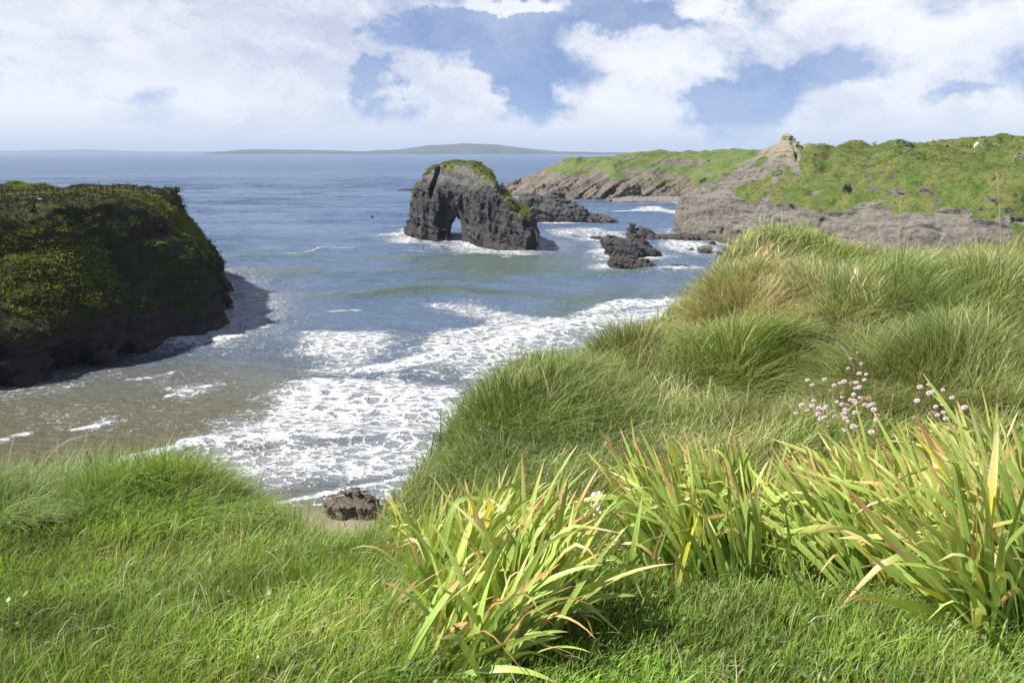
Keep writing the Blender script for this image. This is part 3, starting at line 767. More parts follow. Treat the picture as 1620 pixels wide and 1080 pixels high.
    area([(930, 380), (965, 372), (960, 408), (985, 432), (950, 424)], 4, .68)
    area([(1010, 420), (1090, 418), (1098, 428), (1040, 430)], 3, .66)
    area([(1040, 384), (1100, 378), (1150, 392), (1140, 406), (1060, 398)], 3.5, .7)
    Fm[near] = f
    # the bay between the arch and the far headland
    far = (Y > 330) & (Y < 560)
    xf, yf = X[far], Y[far]; nl = fbm2(xf, yf, .03, 4, seed=212); ff = np.zeros(len(xf))
    for poly, wd, dn in [([(985, 335), (1030, 331), (1065, 334), (1090, 337)], 9, .95), ([(957, 328), (968, 327)], 5, .95), ([(985, 318), (1075, 322)], 6, .8), ([(818, 311), (860, 310), (960, 316), (1010, 318)], 7, .8)]:
        ff = np.maximum(ff, dn*sstep(wd, wd*.3, linedist(xf, yf, S(poly))+nl*wd*.6))
    Fm[far] = ff
    # streaky whitecaps out at sea
    hz = hgt*(.75+.5*n_lo)
    Zn = Z[near]; Zn += hz*1.2; Z[near] = Zn
    Z = np.clip(Z, -.5, 2)*np.clip(sstep(57.5, 66, Y)+.03, 0, 1)
    V = np.stack([X, Y, Z], -1).reshape(-1, 3)
    me = npmesh('sea', V, [gridfaces(*sh)])
    vattr(me, 'foam', Fm.ravel())
    # silt: brown near the beach and under the left cliff, green where swell lifts sand, blue outside
    silt = sstep(118, 62, Y+warp*1.2-18*sstep(-8, -34, X)*sstep(140, 90, Y)) * (.35+.65*np.maximum(sstep(-12, -30, X), sstep(66, 60, Y)))
    vattr(me, 'silt', silt.ravel())
    green = (sstep(330, 130, Y)*.25+.5*sstep(.1, .6, fbm2(X, Y, .022, 3, seed=230).reshape(sh))*sstep(300, 200, Y)+.85*np.exp(-(((X+2)/24)**2+((Y-208)/22)**2)))
    green = green+.55*sstep(.2, .65, Z)*sstep(330, 200, Y)*sstep(70, 100, Y)
    vattr(me, 'green', np.clip(green, 0, 1).ravel())
    m, nt = newmat('sea water')
    P = nt.pos()
    foam = nt.attr('foam'); silt_ = nt.attr('silt'); gr = nt.attr('green')
    sy = nt.n('ShaderNodeSeparateXYZ', {0: P})
    dist = nt.vmath('LENGTH', nt.vmath('SUBTRACT', P, (0, 0, EYE)))
    # lacy foam: stretched and warped cells
    wv = nt.noise(P, .5, 4, .6, 0, 1)
    Pw = nt.vmath('ADD', nt.scalev(P, (.8, 1.15, 0)), nt.scalev(nt.vmath('SUBTRACT', wv, (.5, .5, .5)), (2.6, 2.6, 0)))
    def lace(scale):
        v = nt.n('ShaderNodeTexVoronoi', {'Vector': Pw, 'Scale': scale, 'Randomness': 1.0}, feature='DISTANCE_TO_EDGE')
        return nt.ramp(v.outputs['Distance'], .0, .34, 1, 0, False)
    l1 = lace(.62); l2 = lace(1.5); l3 = lace(3.6)
    ln = nt.noise(P, 1.1, 5, .65)
    lac = nt.math('ADD', nt.math('MULTIPLY', l1, .55), nt.math('ADD', nt.math('MULTIPLY', l2, .36), nt.math('ADD', nt.math('MULTIPLY', ln, .25), nt.math('MULTIPLY', nt.math('SUBTRACT', l3, .55), .22))))
    thr = nt.math('SUBTRACT', 1.02, nt.math('MULTIPLY', foam, .64))
    fm = nt.math('MULTIPLY', nt.ramp(nt.math('SUBTRACT', lac, thr), -.11, .2), nt.ramp(foam, .02, .1))
    # whitecap flecks further out
    wc = nt.noise(nt.scalev(P, (.09, .34, 1)), 1.0, 5, .72, .6)
    wc2 = nt.noise(nt.scalev(P, (.012, .02, 1)), 1.0, 3, .6)
    caps = nt.math('MULTIPLY', nt.ramp(wc, .66, .72), nt.ramp(wc2, .38, .56))
    caps = nt.math('MULTIPLY', caps, nt.ramp(dist, 120, 260))
    wcf = nt.noise(nt.scalev(P, (.02, .055, 1)), 1.0, 5, .75, .4)
    capsf = nt.math('MULTIPLY', nt.ramp(wcf, .655, .71), nt.ramp(dist, 420, 700))
    capsf = nt.math('MULTIPLY', capsf, nt.ramp(dist, 4200, 2200))
    fm = nt.math('MAXIMUM', fm, nt.math('MAXIMUM', nt.math('MULTIPLY', caps, .75), nt.math('MULTIPLY', capsf, .7)))
    blue = nt.mix(nt.ramp(nt.noise(nt.scalev(P, (.004, .012, 1)), 1.0, 4), .35, .65), (.092, .155, .275), (.125, .19, .315))
    c = nt.mix(gr, blue, (.10, .14, .12))
    c = nt.mix(silt_, c, (.165, .155, .10))
    c = nt.mix(nt.ramp(foam, .1, .75, 0, .85), c, (.40, .43, .47))
    # ripples
    h1 = nt.noise(nt.scalev(P, (.55, 1.15, 1)), 1.0, 7, .68, .3)
    h2 = nt.noise(nt.scalev(P, (.10, .22, 1)), 1.0, 5, .6, .4)
    hb = nt.math('ADD', nt.math('MULTIPLY', h1, .75), nt.math('MULTIPLY', h2, nt.ramp(dist, 100, 500, .6, 3.5)))
    hb = nt.math('ADD', hb, nt.math('MULTIPLY', fm, .3))
    nrm = nt.bump(hb, 1.0, nt.ramp(dist, 60, 1200, 1.5, 2.6, False))
    water = nt.n('ShaderNodeBsdfPrincipled', {'Base Color': c, 'Roughness': nt.ramp(dist, 60, 1500, .12, .3, False), 'IOR': 1.33, 'Specular IOR Level': nt.ramp(dist, 60, 700, .42, .16, False), 'Normal': nrm})
    white = nt.n('ShaderNodeBsdfPrincipled', {'Base Color': nt.mix(nt.ramp(nt.math('ADD', lac, nt.math('MULTIPLY', nt.noise(P, 2.2, 5, .7), .5)), .72, 1.15), (.38, .40, .43), (.76, .77, .78)), 'Roughness': .8, 'Specular IOR Level': .1, 'Normal': nrm})
    mx = nt.n('ShaderNodeMixShader', {0: fm, 1: water.outputs[0], 2: white.outputs[0]})
    nt.n('ShaderNodeOutputMaterial', {'Surface': mx.outputs[0]})
    tag(link('sea', me, m), 'blue sea breaking into white surf over the sandy bay', 'sea', kind='structure')
sea()
def beach():
    X, Y = np.meshgrid(np.linspace(-70, 60, 200), np.linspace(26, 75, 130))
    Z = (60.8-Y+fbm2(X, Y, .05, 3, seed=240).reshape(X.shape)*1.2+.02*X)*.05 + .04*fbm2(X, Y, .3, 3, seed=241).reshape(X.shape)
    me = npmesh('beach', np.stack([X, Y, Z], -1).reshape(-1, 3), [gridfaces(*X.shape)])
    m, nt = newmat('wet sand')
    P = nt.pos(); z = nt.n('ShaderNodeSeparateXYZ', {0: P}).outputs[2]
    wet = nt.ramp(nt.math('ADD', z, nt.math('MULTIPLY', nt.noise(P, .6, 3), .12)), .3, .1)
    c = nt.mix(nt.ramp(nt.noise(P, .8, 6), .3, .7), (.24, .19, .135), (.30, .245, .18))
    c = nt.mix(wet, c, (.13, .105, .075))
    bsdf(nt, c, nt.math('SUBTRACT', .9, nt.math('MULTIPLY', wet, .55)), .4, nt.bump(nt.noise(P, 6, 6), .4, .03))
    tag(link('beach', me, m), 'wet brown sand at the edge of the surf', 'beach', kind='structure')
beach()
print('sea', time.time()-T0)

# ================================================================== CLIFFTOP GROUND UNDER THE VIEWER
CREST = [(-500, 800, 5.2), (-150, 790, 5.2), (0, 795, 5.2), (120, 785, 5.6), (220, 778, 5.7), (320, 785, 5.5), (385, 828, 5.1), (450, 850, 4.8), (540, 862, 4.6), (600, 850, 4.9), (660, 815, 5.6), (718, 745, 6.3), (764, 668, 7), (796, 630, 7.6), (850, 612, 8.1), (920, 600, 8.4), (975, 568, 8.9), (1040, 530, 9.3), (1116, 486, 9.8), (1152, 438, 10.1), (1176, 394, 10.4), (1228, 352, 10.8), (1300, 384, 11), (1400, 408, 11), (1500, 415, 10.8), (1560, 402, 10.4), (1620, 392, 10.2), (1800, 382, 9.9), (2100, 380, 9.6)]
CTRL = [(0, 1080, 2.22), (400, 1080, 2.2), (820, 1080, 2.2), (1200, 1080, 2.2), (1620, 1080, 2.2), (200, 900, 3.52), (500, 950, 3.05), (800, 900, 3.4), (950, 800, 4.6), (900, 690, 6.7), (1100, 700, 5.6), (1000, 640, 7.4), (1100, 590, 7.8), (1195, 610, 7.3), (1200, 500, 8.9),
        (1330, 650, 5.9), (1400, 600, 6.7), (1400, 500, 8.1), (1400, 850, 3.6), (1200, 850, 3.7), (1600, 850, 3.5), (1600, 700, 5.0), (1600, 550, 7), (1600, 460, 8.5), (1300, 440, 9.8), (1150, 480, 9.5)]
pts = np.array([at(*c) for c in CREST+CTRL])
extra = np.array([[x, y, EYE-1.6] for x in (-14, -4, 4, 14) for y in (-3, -10)]+[[-12, 5, EYE-2.4], [0, 0, EYE-1.58], [-3, .5, EYE-1.6], [3, .5, EYE-1.58], [14, 3, EYE-1.6], [22, 6, EYE-1.4]])
TP = np.concatenate([pts, extra])
def _tps(r2): return r2*np.log(r2+1e-9)*.5
def _fit():
    n = len(TP); xy = TP[:, :2]
    K = _tps(((xy[:, None]-xy[None])**2).sum(-1))+np.eye(n)*.35
    Pm = np.c_[np.ones(n), xy]
    A = np.block([[K, Pm], [Pm.T, np.zeros((3, 3))]])
    return np.linalg.solve(A, np.r_[TP[:, 2], 0, 0, 0])
_w = _fit()
CP = np.array([at(*c)[:2] for c in CREST])
TOPPOLY = np.concatenate([[(-30, 4.5), (-12, 5.0)], CP, [(22, 9.5), (45, 8), (45, -14), (-30, -14)]])
HUM = [(860, 655, 7.6, 1.0, .2), (300, 800, 5.15, .75, .08), (190, 800, 5.2, .5, .06), (1145, 466, 9.7, .6, .16), (985, 560, 8.8, .6, .14), (1165, 590, 7.7, .6, .18), (1180, 490, 9.0, .8, .2), (1470, 590, 6.7, .9, .2), (1330, 470, 8.8, .9, .2), (1560, 480, 8.4, .9, .22), (1290, 560, 7.6, .5, .14), (20, 800, 5.0, .7, .08), (720, 690, 6.8, .6, .08), (1240, 630, 6.7, .32, -.4), (1205, 612, 7.1, .36, -.5)]
HUMP = [(at(a, b, c)[:2], r, h) for a, b, c, r, h in HUM]
def ground(x, y, rough=True):
    x = np.asarray(x, float).ravel(); y = np.asarray(y, float).ravel()
    z = np.empty(len(x))
    for k in range(0, len(x), 40000):
        xs, ys_ = x[k:k+40000], y[k:k+40000]
        z[k:k+40000] = _tps((xs[:, None]-TP[None, :, 0])**2+(ys_[:, None]-TP[None, :, 1])**2)@_w[:len(TP)] + _w[-3]+_w[-2]*xs+_w[-1]*ys_
    for c, r, h in HUMP: z += h*np.exp(-((x-c[0])**2+(y-c[1])**2)/(r*r))
    far = sstep(2.5, 8, np.hypot(x, y))
    z += fbm2(x, y, .9, 3, seed=300)*(.018+.055*far)
    d = -polydist(x, y, TOPPOLY)+fbm2(x, y, .8, 2, seed=301)*.12
    dd = np.clip(d, 0, 200)
    z -= 1.9*(np.sqrt(dd*dd+.45**2)-.45)
    if rough: z += fbm2(x, y, .7, 4, seed=302)*.5*sstep(.6, 4, d)
    return np.maximum(z, -1.5), d
def clifftop():
    na, nr = 720, 330
    a = np.linspace(-np.pi, np.pi, na); r = .35*(70/.35)**np.linspace(0, 1, nr)
    X = r[:, None]*np.sin(a)[None]; Y = r[:, None]*np.cos(a)[None]
    z, d = ground(X, Y)
    V = np.stack([X.ravel(), Y.ravel(), z], 1)
    me = npmesh('ground', V, [gridfaces(nr, na)[:, ::-1]])
    vattr(me, 'out', np.clip(d, -1, 6))
    m, nt = newmat('turf soil')
    P = nt.pos(); out = nt.attr('out')
    c = nt.mix(nt.ramp(nt.noise(P, 2.5, 5), .35, .65), (.028, .042, .010), (.05, .055, .018))
    c = nt.mix(nt.ramp(nt.noise(P, 9, 5, .7), .5, .75, 0, .6), c, (.07, .055, .03))
    rock = nt.mix(nt.ramp(nt.noise(P, 1.2, 6, .7), .35, .65), (.06, .048, .035), (.12, .10, .08))
    c = nt.mix(nt.ramp(nt.math('ADD', out, nt.math('MULTIPLY', nt.noise(P, .7, 4), 4.0)), 3.5, 6), c, rock)
    bsdf(nt, c, .95, .1, nt.bump(nt.noise(P, 14, 6, .7), .8, .05))
    tag(link('ground', me, m), 'grassy clifftop ground at the viewer\'s feet, falling away to the beach', 'ground', kind='structure')
clifftop()
def hit(px, py, lift=0.0, y0=1.3, y1=18):
    """first place where the line of sight comes within lift of the ground"""
    d = ray(px, py); Y = np.linspace(y0, y1, 400); P = d[None]*(Y/d[1])[:, None]+np.array([0, 0, EYE])
    z, _ = ground(P[:, 0], P[:, 1], False)
    k = np.argmax(P[:, 2] < z+lift)
    return P[k] if P[k, 2] < z[k]+lift+.05 else None
def foot(px, py):
    p = hit(px, py)
    if p is None: p = at(px, py, 4.5)
    p[2] = ground([p[0]], [p[1]], False)[0][0]; return p

# ------------------------------------------------------------------ grass blades
def blades(name, P, H, W, lean, cb, ct, mat, seed=0, parent=None):
    r_ = np.random.default_rng(seed); n = len(P)
    a = r_.uniform(0, 2*np.pi, n)
    wx = np.stack([np.cos(a), np.sin(a), np.zeros(n)], 1)
    ln = np.linalg.norm(lean, axis=1)
    ts = [0, .38, .72, 1.0]; ws = [.8, 1.0, .72, 0]
    rows = []
    for t, wd in zip(ts, ws):
        up = t*(1-.42*np.clip(ln, 0, 1.6)*t)
        c = P + np.stack([lean[:, 0]*t**1.7*H, lean[:, 1]*t**1.7*H, up*H-.012], 1)
        if wd: rows += [c-wx*(W*wd*.5)[:, None], c+wx*(W*wd*.5)[:, None]]
        else: rows += [c]
    V = np.stack(rows, 1).reshape(-1, 3)
    i = (np.arange(n)*7)[:, None]
    f4 = np.concatenate([i+np.array([[0, 1, 3, 2]]), i+np.array([[2, 3, 5, 4]])]); f3 = i+np.array([[4, 5, 6]])
    me = npmesh(name, V, [f4, f3], smooth=True)
    tt = np.array([0, 0, .38, .38, .72, .72, 1.0])
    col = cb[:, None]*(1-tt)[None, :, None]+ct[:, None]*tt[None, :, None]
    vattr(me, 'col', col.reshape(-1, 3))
    return link(name, me, mat, parent)
GREEN = np.array([.066, .128, .016]); LIME = np.array([.118, .182, .028]); OLIVE = np.array([.095, .105, .026]); STRAW = np.array([.255, .225, .125]); BLUEG = np.array([.095, .145, .062]); DARK = np.array([.036, .070, .009]); DEAD = np.array([.40, .34, .22])
for _c in (GREEN, LIME, OLIVE, STRAW, BLUEG, DARK, DEAD): _c *= 1.95
def lerp(a, b, t): return a*(1-t[:, None])+b*t[:, None]
def wpx(p):
    """plan position -> photo column and row, for laying out patches seen in the photograph"""
    x, y, z = p[:, 0], p[:, 1], p[:, 2]-EYE
    dep = y*cp-z*sp
    return 810+F*x/dep, 540-F*(y*sp+z*cp)/dep
PATCH = {k: [(hit(a, b), r, s) for a, b, r, s in v] for k, v in {
    'straw': [(530, 1000, .26, .5), (1190, 480, .9, 1.0), (1230, 440, .8, .6), (1120, 720, .8, .6), (1150, 620, .5, .7), (1290, 560, .5, .6), (1310, 650, .7, .5), (1040, 760, .6, .35), (1240, 560, .35, .6), (640, 1000, .2, .4), (420, 860, .4, .2), (1380, 520, .4, .5), (1520, 650, .4, .6), (1580, 430, 1.0, .5), (1420, 640, .5, .5)],
    'dark': [(860, 640, 1.15, 1.0), (780, 650, .8, .7), (960, 660, .8, .5), (990, 560, .7, .6), (1110, 465, .7, .7), (1190, 570, .5, .6), (330, 790, .6, .7), (1470, 560, .8, .5), (1440, 600, .6, .5), (1300, 420, .9, .2), (60, 1050, .35, .6), (720, 690, .6, .5), (1560, 480, .8, .3)],  # the entry in the bottom left corner paints a cast shadow into the grass
    'blue': [(60, 800, .7, .7), (800, 740, .9, .8), (900, 760, .5, .7), (1420, 520, .9, .5), (1480, 430, 1.3, .6), (350, 950, .8, .35), (1560, 580, .8, .5)],
    'lime': [(550, 930, .5, .6), (1150, 1000, .6, .5), (200, 1000, .7, .3), (1350, 400, 1.5, .55), (1400, 1020, .5, .6), (1230, 370, 1.2, .6)]}.items()}
def patch(kind, x, y):
    s = np.zeros(len(x))
    for p, r, a in PATCH[kind]:
        if p is None: continue
        s = np.maximum(s, a*np.exp(-((x-p[0])**2+(y-p[1])**2)/(r*r)))
    return s
def paint(P, n, r_):
    x, y = P[:, 0], P[:, 1]
    n1 = fbm2(x, y, .8, 3, seed=310)*.8; n2 = fbm2(x, y, 2.6, 3, seed=311)*.8; n3 = fbm2(x, y, .5, 3, seed=312)
    c = lerp(GREEN, LIME, np.clip(.45+n1+r_.normal(0, .25, n), 0, 1))
    c = lerp(c, OLIVE, np.clip(n2*.9+r_.normal(0, .2, n)-.05, 0, .8))
    c = lerp(c, BLUEG, np.clip(n3*.6+patch('blue', x, y)*1.1+r_.normal(0, .15, n)-.1, 0, .9))
    c = lerp(c, LIME*1.05, np.clip(patch('lime', x, y)+r_.normal(0, .15, n)-.1, 0, .9))
    c = lerp(c, DARK, np.clip(patch('dark', x, y)*1.0+r_.normal(0, .12, n)-.05, 0, .9))
    bk = sstep(4.5, 7, y)
    c = lerp(c, np.array([.36, .37, .19])*np.ones_like(c), np.clip(bk*(.22+.5*fbm2(x, y, 1.1, 3, seed=314)+r_.normal(0, .2, n)), 0, .8))
    c = c*(1+.22*(1-bk))[:, None]
    st = patch('straw', x, y)
    c = np.where((r_.random(n) < .05+.10*sstep(3.8, 6, y)+.62*st)[:, None], STRAW*r_.uniform(.55, 1.15, n)[:, None], c)
    return c*(r_.uniform(.7, 1.3, n)*np.clip(1+.5*fbm2(x, y, 1.7, 4, seed=313), .45, 1.6))[:, None], st
def scatter(n, u0, u1, y0, y1, pw, r_):
    u = r_.uniform(u0, u1, n); q = r_.random(n)
    Y = (y0**pw+q*(y1**pw-y0**pw))**(1/pw)
    return u*Y, Y
def meadow():
    r_ = np.random.default_rng(21)
    X1, Y1 = scatter(330000, -.85, .85, 1.75, 17.0, .55, r_)
    X2, Y2 = scatter(40000, -2.2, 2.2, 1.4, 16.0, .6, r_)
    X = np.r_[X1, X2]; Y = np.r_[Y1, Y2]
    z, d = ground(X, Y, False)
    keep = d < .9
    # bare hollows in the bank
    for (a, b, r) in [(1240, 632, .3), (1208, 615, .36)]:
        p = hit(a, b)
        if p is not None: keep &= ~((np.hypot(X-p[0], Y-p[1]) < r) & (r_.random(len(X)) < .85))
    X, Y, z, d = X[keep], Y[keep], z[keep], d[keep]; n = len(X)
    P = np.stack([X, Y, z], 1)
    edge = sstep(-1.3, -.2, d)
    bank = np.clip(sstep(4.3, 7.0, Y+.35*X*0+fbm2(X, Y, .5, 2, seed=320)*1.2), 0, 1)
    leftcrest = edge*sstep(6.5, 5.8, Y)
    c, st = paint(P, n, r_)
    H = (.075+.05*sstep(-.3, .4, fbm2(X, Y, .9, 3, seed=321)))*(1-bank)+(.25+.13*fbm2(X, Y, .55, 3, seed=322))*bank
    H = H + leftcrest*(.07+.08*fbm2(X, Y, 1.3, 2, seed=323))*sstep(-.4, -1.2, X)
    H *= (1-.35*st*bank)*r_.uniform(.45, 1.25, n)
    H = np.clip(H*np.exp(r_.normal(0, .25, n)), .03, .75)
    W = np.maximum(.0026, Y*.0007)*np.exp(r_.normal(0, .42, n))
    ang = fbm2(X, Y, .6, 4, seed=325)*3.5+r_.normal(0, 1.35, n)+.3
    mag = np.abs(r_.normal(.55, .35, n))*(.8+.5*bank)
    lean = np.stack([np.cos(ang)*mag+.18, np.sin(ang)*mag*.8-.05], 1)
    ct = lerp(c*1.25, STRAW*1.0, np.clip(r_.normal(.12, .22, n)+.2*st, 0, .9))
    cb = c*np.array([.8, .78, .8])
    near = Y < 4.6
    for nm, m_, lab in (('meadow_grass', near, 'short mown looking turf on the clifftop in front of the viewer'), ('bank_grass', ~near, 'long wind-combed grass on the bank and along the cliff edge')):
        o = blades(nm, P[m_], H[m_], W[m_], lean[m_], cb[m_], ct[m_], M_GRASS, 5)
        tag(o, lab, 'grass', kind='stuff')
meadow()
print('meadow', time.time()-T0)

def tussock(px, py, rad, n, L, cols, label, droop=1.0, wind=(.15, 0), seed=0, wmul=1.0, dry=.08):
    r_ = np.random.default_rng(400+seed)
    c = foot(px, py)
    rr = rad*np.sqrt(r_.random(n)); a = r_.uniform(0, 2*np.pi, n)
    X = c[0]+rr*np.cos(a); Y = c[1]+rr*np.sin(a)
    z, d = ground(X, Y, False)
    P = np.stack([X, Y, z+.02], 1)
    H = L*r_.uniform(.45, 1.1, n)*(1-.35*(rr/rad)**2)*np.clip(1+.7*fbm2(X, Y, 2.2, 3, seed=330), .35, 1.6)
    m = (.25+1.0*(rr/rad))*droop*r_.uniform(.6, 1.3, n)
    a2 = a+r_.normal(0, .95, n)+1.2*fbm2(X, Y, 1.6, 2, seed=331)
    lean = np.stack([np.cos(a2)*m+wind[0], np.sin(a2)*m+wind[1]], 1)
    col = lerp(np.array(cols[0]), np.array(cols[1]), np.clip(r_.normal(.5, .3, n), 0, 1))
    col = lerp(col, paint(P, n, r_)[0], np.full(n, .5)*r_.uniform(.3, 1.5, n).clip(0, 1))
    k = r_.random(n) < dry; col[k] = STRAW*r_.uniform(.6, 1.1, k.sum())[:, None]
    W = np.maximum(.003, c[1]*.00075)*r_.uniform(.7, 1.3, n)*wmul
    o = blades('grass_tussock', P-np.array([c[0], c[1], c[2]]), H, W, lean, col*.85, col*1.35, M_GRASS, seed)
    o.location = c
    return tag(o, label, 'grass tussock', 'tussocks along the cliff edge and bank')
tussock(860, 640, .95, 9000, .42, (DARK, GREEN*.75), 'broad dark green tussock overhanging the surf at the bend of the cliff edge', 1.0, (.3, 0), 1)
tussock(300, 790, .62, 6000, .33, (GREEN*.8, LIME), 'bright domed tussock on the left cliff edge above the foam', 1.0, (.45, -.1), 2)
tussock(170, 790, .35, 2200, .28, (GREEN*.7, GREEN), 'small dark tussock left of the bright domed one', .8, (.2, 0), 3)
tussock(1150, 468, .5, 3500, .45, (OLIVE*.9, GREEN*.9), 'brown-green tussock jutting over the sea high on the bank', .9, (-.25, 0), 4, dry=.3)
tussock(985, 560, .65, 3200, .36, (DARK, OLIVE*.7), 'dark olive tussock on the edge between the bend and the high bank', .9, (-.1, 0), 5, dry=.2)
tussock(905, 590, .5, 2200, .34, (OLIVE*.7, OLIVE), 'brownish dry tussock just right of the broad dark one', .9, (.1, 0), 6, dry=.35)
tussock(1165, 585, .6, 4500, .48, (GREEN*.7, LIME*.9), 'shaggy green tussock beside the bare hollow in the bank', 1.0, (.1, -.2), 7)
tussock(1185, 490, .8, 4200, .36, (STRAW*.9, DEAD*.85), 'bleached straw coloured tussock on the face of the bank', 1.0, (.0, -.3), 8, dry=.7)
tussock(1470, 590, .9, 7500, .5, (GREEN*.75, OLIVE), 'large combed tussock behind the right pink flowers', 1.0, (-.35, -.1), 9, dry=.15)
tussock(1340, 480, .7, 3200, .45, (BLUEG*.8, GREEN), 'grey-green tussock with bleached leaves in the middle of the bank', .8, (.1, 0), 10, dry=.3)
tussock(1420, 480, .6, 2600, .5, (BLUEG*.7, GREEN*.8), 'tall blue-green tussock right of the bleached leaves', .6, (.1, 0), 11)
tussock(1565, 470, .8, 3600, .45, (GREEN*.8, LIME*.9), 'green tussock under the tallest dry stalk', .9, (.2, 0), 12, dry=.2)
tussock(30, 810, .5, 3000, .3, (BLUEG*.8, BLUEG), 'pale blue-green tussock at the left end of the cliff edge', .9, (.4, 0), 13)
tussock(800, 745, .6, 3200, .26, (BLUEG, BLUEG*1.25), 'silvery tussock behind the yellowing iris clump', 1.0, (.1, 0), 14)

# ------------------------------------------------------------------ iris leaves
def leaf_strip(base, az, tilt0, curve, L, W, tw0, tw1, kink, cols, r_):
    n = 13; t = np.linspace(0, 1, n)
    th = tilt0+curve*t**1.6
    if kink: th = th+kink[1]*sstep(kink[0], kink[0]+.12, t)
    az_t = az+r_.normal(0, .12)*t
    T = np.stack([np.sin(th)*np.cos(az_t), np.sin(th)*np.sin(az_t), np.cos(th)], 1)
    c = base+np.concatenate([[np.zeros(3)], np.cumsum((T[1:]+T[:-1])*.5*(L/(n-1)), 0)])
    inpl = np.stack([np.cos(th)*np.cos(az_t), np.cos(th)*np.sin(az_t), -np.sin(th)], 1)
    side = np.cross(T, inpl)
    tw = tw0+tw1*t
    wd = inpl*np.cos(tw)[:, None]+side*np.sin(tw)[:, None]
    nn = np.cross(T, wd)
    w = W*np.interp(t, [0, .15, .5, .78, .93, 1], [.5, .72, 1, .72, .34, .02])
    V = np.stack([c-wd*w[:, None]*.5, c+nn*w[:, None]*.10, c+wd*w[:, None]*.5], 1).reshape(-1, 3)
    i = np.arange(n-1)[:, None]*3
    Fq = np.concatenate([i+np.array([[0, 1, 4, 3]]), i+np.array([[1, 2, 5, 4]])])
    b, m, tipc, tt0 = cols
    k = np.clip(t/.55, 0, 1)[:, None]; col = b*(1-k)+m*k
    kt = sstep(tt0, min(1.0, tt0+.16), t)[:, None]; col = col*(1-kt)+tipc*kt
    C3 = np.repeat(col, 3, 0)
    C3[1::3] *= .92
    return V, Fq, C3
I_BASE = np.array([.10, .17, .035]); I_GREEN = np.array([.165, .245, .055]); I_YEL = np.array([.33, .39, .10]); I_GOLD = np.array([.40, .36, .04]); I_TAN = np.array([.40, .235, .11]); I_PALE = np.array([.48, .42, .20])
for _c in (I_BASE, I_GREEN, I_YEL, I_GOLD, I_TAN, I_PALE): _c *= 1.85
def iris(label, fans, seed, yellow=.3, group='iris clumps in the grass', wither=.1):
    """fans: (px, py, leaves, length, width, lean azimuth, tilt mean, tilt spread, droop)"""
    r_ = np.random.default_rng(900+seed)
    ctr = foot(fans[0][0], fans[0][1])
    root = empty('iris_clump', ctr)
    tag(root, label, 'iris clump', group)
    G = {'foliage': [], 'withered_foliage': []}
    for (px, py, nl, L, W, az, tm, ts, dr) in fans:
        b0 = foot(px, py)
        for k in range(nl):
            base = b0+np.array([r_.normal(0, .03), r_.normal(0, .03), -.02])
            a = az+r_.normal(0, .4)
            tilt = tm+ts*r_.normal(0, 1)
            if tilt < 0: a += math.pi; tilt = -tilt
            ll = L*r_.uniform(.62, 1.12); ww = W*np.clip(np.exp(r_.normal(-.12, .28)), .45, 1.35)
            cu = dr*abs(r_.normal(.6, .45))
            old = r_.random() < wither
            kink = None
            if old or r_.random() < .24: kink = (r_.uniform(.45, .85), r_.uniform(.4, 1.7))
            y = np.clip(r_.normal(yellow, .3), 0, 1)
            mid = I_GREEN*(1-y)+I_YEL*y
            if r_.random() < .02+.3*max(0, yellow-.5): mid = I_GOLD
            bs = I_BASE*(1-.4*y)+I_YEL*.4*y
            tip = I_TAN*r_.uniform(.75, 1.15) if r_.random() < .6 else I_PALE
            t0 = r_.uniform(.62, .95) if r_.random() < .65 else .96
            if old: mid = I_TAN*r_.uniform(.7, 1.1); t0 = .4; ww *= .6; ll *= .85
            G['withered_foliage' if old else 'foliage'].append(leaf_strip(base-ctr, a, tilt, cu, ll, ww, r_.normal(0, .55), r_.normal(0, 1.0), kink, (bs, mid*r_.uniform(.8, 1.15), tip, t0), r_))
    for nm, lst in G.items():
        if not lst: continue
        nv = 0; Vs, Fs, Cs = [], [], []
        for V, Fq, C3 in lst:
            Vs.append(V); Fs.append(Fq+nv); Cs.append(C3); nv += len(V)
        me = npmesh(nm, np.concatenate(Vs), [np.concatenate(Fs)])
        vattr(me, 'col', np.concatenate(Cs))
        link(nm, me, M_IRIS, root)
def fanset(cx, cy, rx, ry, count, nl, L, W, az, tm, ts, dr, seed):
    r_ = np.random.default_rng(700+seed); out = [(cx, cy, nl, L, W, az, tm, ts, dr)]
    while len(out) < count:
        a, q = r_.uniform(0, 6.283), math.sqrt(r_.random())
        out.append((cx+rx*q*math.cos(a), cy+ry*q*math.sin(a), nl+int(r_.integers(-1, 2)), L*r_.uniform(.85, 1.12), W, az+r_.normal(0, .25), tm+r_.normal(0, .1), ts, dr))
    return out
RIGHT, LEFT = 0.15, math.pi-.1
iris('large yellowing iris clump arching to the right in the centre foreground', fanset(770, 1000, 95, 60, 42, 7, .60, .024, RIGHT, .34, .28, .75, 1)+fanset(665, 1050, 60, 30, 8, 5, .55, .02, RIGHT, .7, .3, .6, 12)+fanset(790, 1060, 70, 20, 8, 5, .48, .022, RIGHT, .42, .4, 1.0, 15), 1, .5, wither=.16)
iris('upright golden-green iris leaves behind the large arching clump', fanset(775, 895, 120, 36, 24, 7, .50, .02, RIGHT, .16, .22, .35, 2), 2, .66)
iris('small loose iris leaves at the cliff edge left of the large arching clump', fanset(662, 872, 38, 40, 9, 5, .34, .015, LEFT, .2, .35, .8, 3), 3, .75, wither=.2)
iris('few short orange-tipped iris shoots above the brown beach boulder', fanset(560, 842, 32, 12, 4, 3, .17, .012, LEFT, .5, .3, .3, 4), 4, .8)
